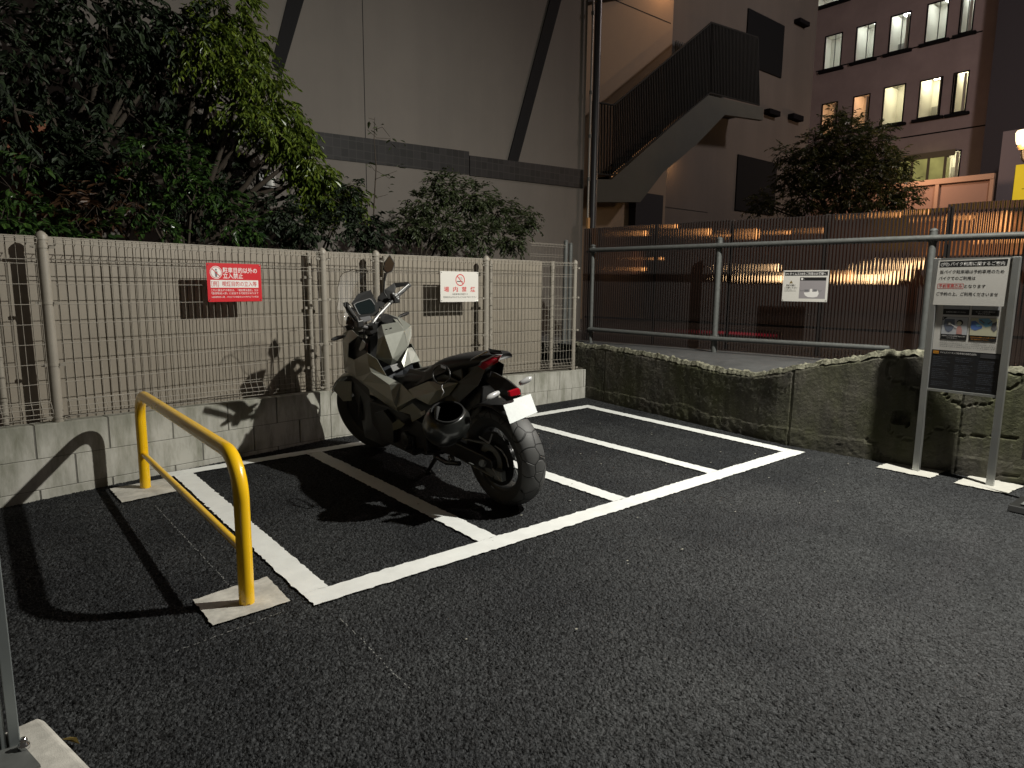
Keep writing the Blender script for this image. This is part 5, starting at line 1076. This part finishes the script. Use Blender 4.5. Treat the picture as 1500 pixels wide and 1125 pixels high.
# steering head clutter
h = MB(); h.tube([(1.33, 0, 1.02), (1.46, 0, .74)], .045, 14, m=blackm); h.prism([(1.28, .96), (1.50, .90), (1.52, .72), (1.36, .66)], -.11, .11, m=blackp)
h.box((1.35, 0, 1.03), (.09, .18, .03), X=SMX, m=blackm); h.box((1.37, 0, 1.0), (.12, .24, .025), X=SMX, m=blackm)
random.seed(3)
for k in range(7):
    a = Vector((1.33+random.uniform(-.03, .03), random.uniform(-.08, .14), 1.05)); b_ = Vector((1.42, random.uniform(-.05, .16), .80)); c_ = a.lerp(b_, .5)+Vector((-.06, random.uniform(0, .08), 0)); h.tube([tuple(a), tuple(c_), tuple(b_)], .006, 6, m=blackm)
h.tube([tuple(Lu(540, 492, 1.34)), tuple(Lu(544, 508, 1.38))], .018, 10, m=galv); h.box(tuple(Lu(536, 500, 1.42)), (.05, .04, .06), m=blackp); h.build('steering_head', None, mc)
kn = MB()
for px, py, r_ in ((543, 481, .014), (539, 477, .009), (549, 484, .008), (551.5, 483, .008)): kn.tube([tuple(Lu(px, py, 1.33)), tuple(Lu(px, py-1.2, 1.37))], r_, 10)
kn.build('clamp_bolts', silverp, mc)
# handlebar
b1 = [Lu(544, 477, 1.35), Lu(549, 468.5, 1.36), Lu(555, 461, 1.38), Lu(571, 444, 1.42)]; b2 = [Lu(571, 444, 1.42), Lu(584, 431.5, 1.46), Lu(600, 417, 1.48)]
l1 = [Lu(544, 477, 1.35), Lu(538, 480, 1.33), Lu(530, 478, 1.28), Lu(522, 468, 1.23)]; l2 = [Lu(522, 468, 1.23), Lu(506, 446, 1.15)]
hbm = MB(); hbm.tube([tuple(p) for p in b1], [.013, .0145, .0145, .011], 14, m=silverp); hbm.tube([tuple(p) for p in l1], .012, 12, m=silverp); hbo = hbm.build('handlebar', None, mc)
MB().tube([tuple(p) for p in b2], .0165, 14).build('grip', rubber, hbo); MB().tube([tuple(p) for p in l2], .0165, 14).build('grip', rubber, hbo)
MB().tube([tuple(Lu(583, 430, 1.43)), tuple(Lu(592, 422, 1.44)), tuple(Lu(598.5, 416.5, 1.45))], .0055, 8).build('brake_lever', silverp, hbo)
sw = MB(); sw.box(tuple(Lu(579, 439, 1.43)), (.06, .05, .05)); sw.box(tuple(Lu(576, 433, 1.42)), (.05, .035, .035)); sw.build('switch_box', blackp, hbo, bevel=.008); MB().box(tuple(Lu(526, 474, 1.25)), (.06, .05, .05)).build('switch_box', blackp, hbo, bevel=.008)
sc = MB()
for px, py in ((576, 430.5), (581, 431.5), (583, 438), (579.5, 433)): sc.box(tuple(Lu(px, py, 1.40)), (.012, .014, .012))
sc.build('switches', silverp, hbo, bevel=.002)
pan('hand_guard', [('u', 553, 436, 1.52), ('u', 564, 424, 1.55), ('u', 577, 415, 1.57), ('u', 598, 414, 1.53), ('u', 601, 417, 1.49), ('u', 580, 421, 1.55), ('u', 578, 429, 1.52), ('u', 571, 440, 1.47), ('u', 557, 452, 1.44), ('u', 552.5, 443, 1.48)], [(0, 1, 7, 9), (9, 7, 8), (1, 2, 6, 7), (2, 5, 6), (2, 3, 4, 5)], blackp, th=.008)
pan('hand_guard', [('u', 503, 444, 1.20), ('u', 509, 442.5, 1.21), ('u', 520, 455, 1.30), ('u', 533, 476, 1.33), ('u', 524, 480, 1.30), ('u', 509, 458, 1.25)], [(0, 1, 2, 5), (2, 3, 4, 5)], blackp, th=.010)
pan('guard_reflector', [('u', 511.5, 447, 1.17), ('u', 514.5, 449, 1.17), ('u', 513.5, 452, 1.17), ('u', 510.5, 450, 1.17)], [(0, 1, 2, 3)], signwhite, th=.003)
pan('left_console', [('u', 509, 464, 1.34), ('u', 515.5, 461.5, 1.33), ('u', 523, 477, 1.30), ('u', 514, 479, 1.33), ('u', 507, 474, 1.37)], [(0, 1, 2, 3, 4)], M('brown_gloss', (.07, .055, .05), .15, coat=1), th=.012)
pan('console_tip', [('u', 507, 477, 1.38), ('u', 514, 475, 1.36), ('u', 519, 482, 1.35), ('u', 508, 484, 1.40)], [(0, 1, 2, 3)], blackp, th=.012)
pan('console_light', [('u', 511.5, 462.7, 1.32), ('u', 513.5, 461.8, 1.32), ('u', 516, 467, 1.31), ('u', 514, 468, 1.31)], [(0, 1, 2, 3)], inkwhite, th=.003)
# display
dk = 1.46
pan('display_housing', [('u', 515.5, 443.5, dk), ('u', 523.5, 432, dk+.04), ('u', 542.7, 425.8, dk+.05), ('u', 547, 436, dk), ('u', 555.5, 450, dk), ('u', 553, 462, dk), ('u', 524, 466, dk)], [(0, 1, 2, 3), (0, 3, 4, 5, 6)], blackp, th=.02)
def inset(u, k):
    base = [(518, 446), (522, 443.3), (541, 437), (544.5, 438.5), (549.5, 446), (551, 456), (547, 459), (527.5, 461.2), (525, 460)]
    cx_ = sum(p[0] for p in base)/9; cy_ = sum(p[1] for p in base)/9; return [('u', cx_+(p[0]-cx_)*k, cy_+(p[1]-cy_)*k, u) for p in base]
pan('display_rim', inset(dk-.016, 1)+inset(dk-.016, .93), [(i, (i+1) % 9, 9+(i+1) % 9, 9+i) for i in range(9) if i not in (5, 4, 6)], silverp, th=.002)
pan('display_screen', inset(dk-.013, .93), [tuple(range(9))], glassd, th=.002)
pan('display_bracket', [('u', 526, 466, 1.44), ('u', 542, 463, 1.43), ('u', 545, 468, 1.38), ('u', 529, 473, 1.39)], [(0, 1, 2, 3)], M('bracket_grey', (.14, .14, .145), .4), th=.006)
# windscreen
we = [(511.6, 395.6), (502.7, 400), (498, 406), (494.7, 422), (495.5, 440), (493, 456), (497, 474), (508, 484.5)]
L_ = [Lv(x, y, .17) for x, y in we]; vs = []
for p in L_:
    for j in range(9):
        f_ = -1+2*j/8; vs.append((p.x+.09*(1-f_*f_), p.y*f_ if p is not L_[0] else p.y*f_*.8, p.z+.02*(1-f_*f_)))
mb = MB(); mb.add(vs, [(i*9+j, i*9+j+1, (i+1)*9+j+1, (i+1)*9+j) for i in range(7) for j in range(8)], wind, True); wso = mb.build('windscreen', None, mc)
ed = MB(); ed.tube([vs[i*9+8] for i in range(8)], .0022, 5); ed.build('screen_edge', M('screen_edge', (.16, .14, .11), .3), wso)
pan('cowl_nose', [('v', 508, 484, .16), ('v', 502, 495, .16), ('v', 504.5, 541, .12), (1.98, 0, .86), (1.92, 0, .98), (2.0, 0, .70)], [(0, 1, 3, 4), (1, 2, 5, 3)], paint, True)
# mirror
mg = [(571, 373), (578.7, 386), (574.7, 397.5), (566.7, 401), (561, 395), (563, 384)]
pan('mirror_housing', [('u', x, y, 1.44) for x, y in mg]+[('u', 569.5, 388, 1.48)], [(0, 1, 2, 3, 4, 5)]+[(i, (i+1) % 6, 6) for i in range(6)], blackp, th=.004)
mro = pan('mirror_glass', [('u', 570+(x-570)*.86, 387+(y-387)*.88, 1.432) for x, y in mg], [(0, 1, 2, 3, 4, 5)], M('mirror', (.6, .6, .6), .03, metal=1), th=.002)
MB().tube([tuple(Lu(565, 400, 1.45)), tuple(Lu(563, 412, 1.45)), tuple(Lu(562, 428, 1.45)), tuple(Lu(566, 434, 1.44))], [.012, .0065, .006, .006], 10).build('mirror_stem', blackp, mc)
# indicators
def blob(name, a, b_, r_, m):
    a = V(a); b_ = V(b_); MB().tube([tuple(a.lerp(b_, k)) for k in (0, .1, .35, .75, .93, 1)], [r_*.3, r_*.8, r_, r_*.9, r_*.6, r_*.1], 12, m=m).build(name, None, mc)
blob('indicator', ('v', 486, 497.5, .38), ('v', 506, 491.5, .20), .015, blackp); blob('indicator', ('u', 599, 458, 1.50), ('u', 584, 464, 1.42), .014, blackp)
blob('rear_indicator', ('v', 713, 584, .17), ('v', 732, 574, .07), .017, M('smoked_lens', (.42, .42, .42), .2)); blob('rear_indicator', ('u', 779, 553, -.24), ('u', 760, 563, -.22), .017, bpy.data.materials['smoked_lens'])
# seat: lofted
st_ = [(1.00, .60, .07, .09), (.97, .68, .10, .12), (.90, .735, .125, .11), (.78, .765, .15, .10), (.66, .775, .165, .10), (.56, .80, .165, .11), (.46, .865, .16, .13), (.34, .895, .15, .11), (.20, .915, .14, .09), (.05, .93, .12, .07), (-.04, .935, .10, .05), (-.08, .925, .07, .03)]
mb = MB(); vs = []; ns = 12
for u, zt_, hw, dp in st_:
    for k in range(ns):
        a = math.pi*k/(ns-1); cc = math.cos(a); vs.append((u, hw*(abs(cc)**.6)*(1 if cc > 0 else -1), zt_-dp*(1-math.sin(a)**.55)))
fs = [(i*ns+j, i*ns+j+1, (i+1)*ns+j+1, (i+1)*ns+j) for i in range(len(st_)-1) for j in range(ns-1)]
mb.add(vs, fs+[tuple(range(ns)), tuple(range(len(vs)-1, len(vs)-ns-1, -1))]+[(i*ns, (i+1)*ns, (i+1)*ns+ns-1, i*ns+ns-1) for i in range(len(st_)-1)], seatm, True)
o = mb.build('seat', None, mc); o.modifiers.new('sub', 'SUBSURF').render_levels = 1
pan('seat_skirt', [('v', 596, 573, .12), ('v', 588, 562, .11), ('v', 601, 540, .10), ('v', 625, 545, .15), ('v', 657, 542, .15), ('v', 622, 559, .165)], [(0, 1, 2, 3, 5), (3, 4, 5)], seatm, False, th=.01)
pan('grab_rail', [('v', 689, 528.5, .11), ('v', 716, 515, .06), ('v', 717.5, 513.5, .06), ('v', 713, 513.8, .065), ('v', 690, 525.8, .11)], [(0, 1, 2, 3, 4)], silverp, th=.012)
pan('tail_tip', [('u', 716, 512, -.02), ('u', 735, 515, -.12), ('u', 736, 518, -.13), ('u', 728, 519, -.10), ('u', 718, 517, -.05)], [(0, 1, 2, 3, 4)], blackp, th=.02)
pan('tail_light', [('u', 700.6, 536, -.0), ('u', 706, 528.4, -.05), ('u', 726, 519.5, -.13), ('u', 735, 520, -.15), ('u', 729, 530.5, -.13), ('u', 709, 541, -.04)], [(0, 1, 2, 3, 4, 5)], redlens, th=.014, bevel=.003)
pan('tail_light_lens', [('u', 711, 531, -.085), ('u', 724, 525, -.135), ('u', 728, 526, -.14), ('u', 716, 534.5, -.10)], [(0, 1, 2, 3)], M('bright_red', (.55, .01, .03), .1, emis=(1, .02, .05), estr=.03), th=.008)
pan('light_trim', [('u', 705, 529, -.06), ('u', 725.5, 519.2, -.142), ('u', 736, 518.8, -.16), ('u', 734.5, 520.6, -.16), ('u', 726.3, 520.8, -.143), ('u', 706.5, 530.2, -.062), ('u', 703, 535.5, -.03), ('u', 701, 535.5, -.03)], [(0, 1, 4, 5), (1, 2, 3, 4), (0, 5, 6, 7)], silverp, th=.004)
# plate holder
pan('mudguard_arm', [('v', 706, 550, .06), ('v', 720, 543, .03), ('v', 744, 556, .0), ('v', 762, 571, -.03), ('v', 764, 590, -.03), ('v', 742, 590, .04), ('v', 730, 575, .05)], [(0, 1, 2, 6), (2, 3, 4, 5, 6)], blackp, th=.05)
pan('mudguard_trim', [('v', 706, 551, .065), ('v', 719.5, 544, .06), ('v', 717, 553, .062)], [(0, 1, 2)], M('trim_grey', (.09, .09, .1), .35), th=.004)
pan('plate_light', [('u', 744, 573, -.25), ('u', 759, 568, -.25), ('u', 762, 578, -.25), ('u', 746, 581, -.25)], [(0, 1, 2, 3)], redlens, th=.02, bevel=.004)
pan('number_plate', [('u', 736, 590, -.22), ('u', 777, 577, -.22), ('u', 787, 604, -.30), ('u', 747, 621, -.30)], [(0, 1, 2, 3)], whitep, th=.003)
pn2 = MB()
# exhaust, footpeg, stand
x = MB(); x.tube([(.62, -.17, .33), (.45, -.20, .38), (.28, -.19, .44), (.16, -.17, .48)], [.03, .045, .05, .045], 20, m=blackm); x.build('exhaust', None, mc)
x = MB(); x.tube([(.62, .16, .27), (.62, .27, .27)], .014, 10); x.tube([(.44, .17, .30), (.44, .27, .31)], .012, 10); x.tube([(.74, .2, .26), (.74, .25, .26)], .01, 8); x.tube([(.62, .2, .26), (.74, .2, .25)], .008, 8); x.build('foot_pegs', blackm, mc)
a = Lv(641, 667, .16); b_ = MI @ at(627, 690, 2, .005); x = MB(); x.tube([tuple(a), tuple(a.lerp(b_, .6)), tuple(b_)], [.016, .014, .012], 10); x.tube([tuple(b_), tuple(b_+Vector((-.05, .02, 0)))], .012, 8); x.build('side_stand', blackm, mc)
x = MB(); c_ = Lv(663, 671, .17); x.lathe([(.001, .02), (.022, .02), (.024, 0)], 18, X=Matrix.Translation(c_), m=blackm); x.lathe([(.010, .024), (.014, .024), (.014, .02)], 14, X=Matrix.Translation(c_), m=silverp); x.tube([tuple(Lv(637, 668, .16)), tuple(Lv(655, 678, .16)), tuple(Lv(673, 679, .16))], .016, 8, m=blackm); x.build('stand_pivot', None, mc)
pan('frame_cap', [('v', 616, 604, .245), ('v', 622, 601, .245), ('v', 623, 606, .245), ('v', 618, 609, .245)], [(0, 1, 2, 3)], M('cap_grey', (.35, .33, .29), .4), th=.008)

# ================================================================== HELMET ON A CABLE LOCK
hc = MW @ Lv(652, 622, .34); ax_ = Vector((-.22, -.50, .84)).normalized()
hm = thing('helmet', 'black full face helmet hanging open side up from the left of the motorbike', 'helmet', tuple(hc))
Q = Vector((0, 0, 1)).rotation_difference(ax_).to_matrix().to_4x4()
hs = MB(); vs = []; nu, nv = 40, 20; lim = R(42)
for i in range(nv+1):
    th_ = math.pi-(math.pi-lim)*i/nv
    for k in range(nu):
        p = 2*math.pi*k/nu; rx = .125*(1+.10*math.cos(p)*(1 if th_ > 1.2 else .6)); vs.append((rx*math.sin(th_)*math.cos(p)*1.12, .118*math.sin(th_)*math.sin(p), .132*math.cos(th_)))
fs = [(i*nu+k, i*nu+(k+1) % nu, (i+1)*nu+(k+1) % nu, (i+1)*nu+k) for i in range(nv) for k in range(nu)]
hs.add(vs, fs, M('helmet_black', (.011, .012, .011), .32, coat=.35), True, Q); o = hs.build('shell', None, hm); sd = o.modifiers.new('s', 'SOLIDIFY'); sd.thickness = .008
rim = [Q @ Vector(v) for v in vs[-nu:]]; MB().tube([tuple(p) for p in rim+[rim[0]]], .006, 8).build('rim_seal', M('rim_rubber', (.012, .012, .012), .8, spec=.2), hm)
ln = MB(); vs2 = [tuple(Vector(v)*.88) for v in vs]; ln.add(vs2, [tuple(reversed(f_)) for f_ in fs], M('lining', (.008, .008, .009), 1, spec=0), True, Q); ln.build('lining', None, hm)
low = sorted(rim, key=lambda p: (MW.inverted().to_3x3() @ p).z)[:15]; low.sort(key=lambda p: p.dot(_R))
MB().tube([tuple(p*1.01) for p in low], .0045, 8).build('chrome_rim', M('bright_strip', (.62, .62, .64), .3, metal=.4), hm)
c0 = low[3]; MB().tube([tuple(low[0]*1.0), tuple(low[0]*.95+Vector((0, 0, .035))), tuple(low[0]*.9+Vector((.01, .01, .07)))], [.008, .012, .016], 8).build('chin_strap', M('strap_black', (.03, .03, .03), .6), hm)
# small maker's plate: an illegible pale stamp
d_ = -_f; pz = (Vector((0, 0, 0))-_R*.045-_U*.045-_f*.115); nrm = pz.normalized(); tx = nrm.cross(Vector((0, 0, 1))).normalized()*-1; ty = nrm.cross(tx).normalized()
lb = MB(); g0 = nrm*.129
for k in range(4): lb.add([tuple(g0+tx*(-.016+.003*k+a_)+ty*(b__)-ty*.006*k*.0) for a_, b__ in ((0, -.006), (.0016, -.006), (.0016, .006), (0, .006))], [(0, 1, 2, 3)])
ck = thing('cable_lock', 'black ring cable lock looped through the seat rail holding the helmet', 'lock', tuple(MW @ Lv(646, 549, .24)))
c1 = Vector(ck.location); rg = []
for k in range(29):
    a = 2*math.pi*k/28; p = MW @ Lv(646.5+12.5*math.cos(a), 548.5+14*math.sin(a), .25+.02*math.sin(a)); rg.append(tuple(p-c1))
MB().tube(rg, .005, 8).build('cable', blackp, ck)
sn = MB(); sn.tube([tuple(MW @ Lv(648, 562, .26)-c1), tuple(MW @ Lv(647, 568, .28)-c1), tuple(MW @ Lv(650, 574, .29)-c1), tuple(MW @ Lv(646, 582, .30)-c1)], .0035, 7); sn.build('hook', silverp, ck)
sn = MB(); 
for k in range(4): sn.tube([tuple(MW @ Lv(646+k*1.9, 534.5+k*.7, .25)-c1), tuple(MW @ Lv(646.5+k*1.9, 538.5+k*.7, .25)-c1)], .0022, 5)
sn.build('number_wheels', silverp, ck)
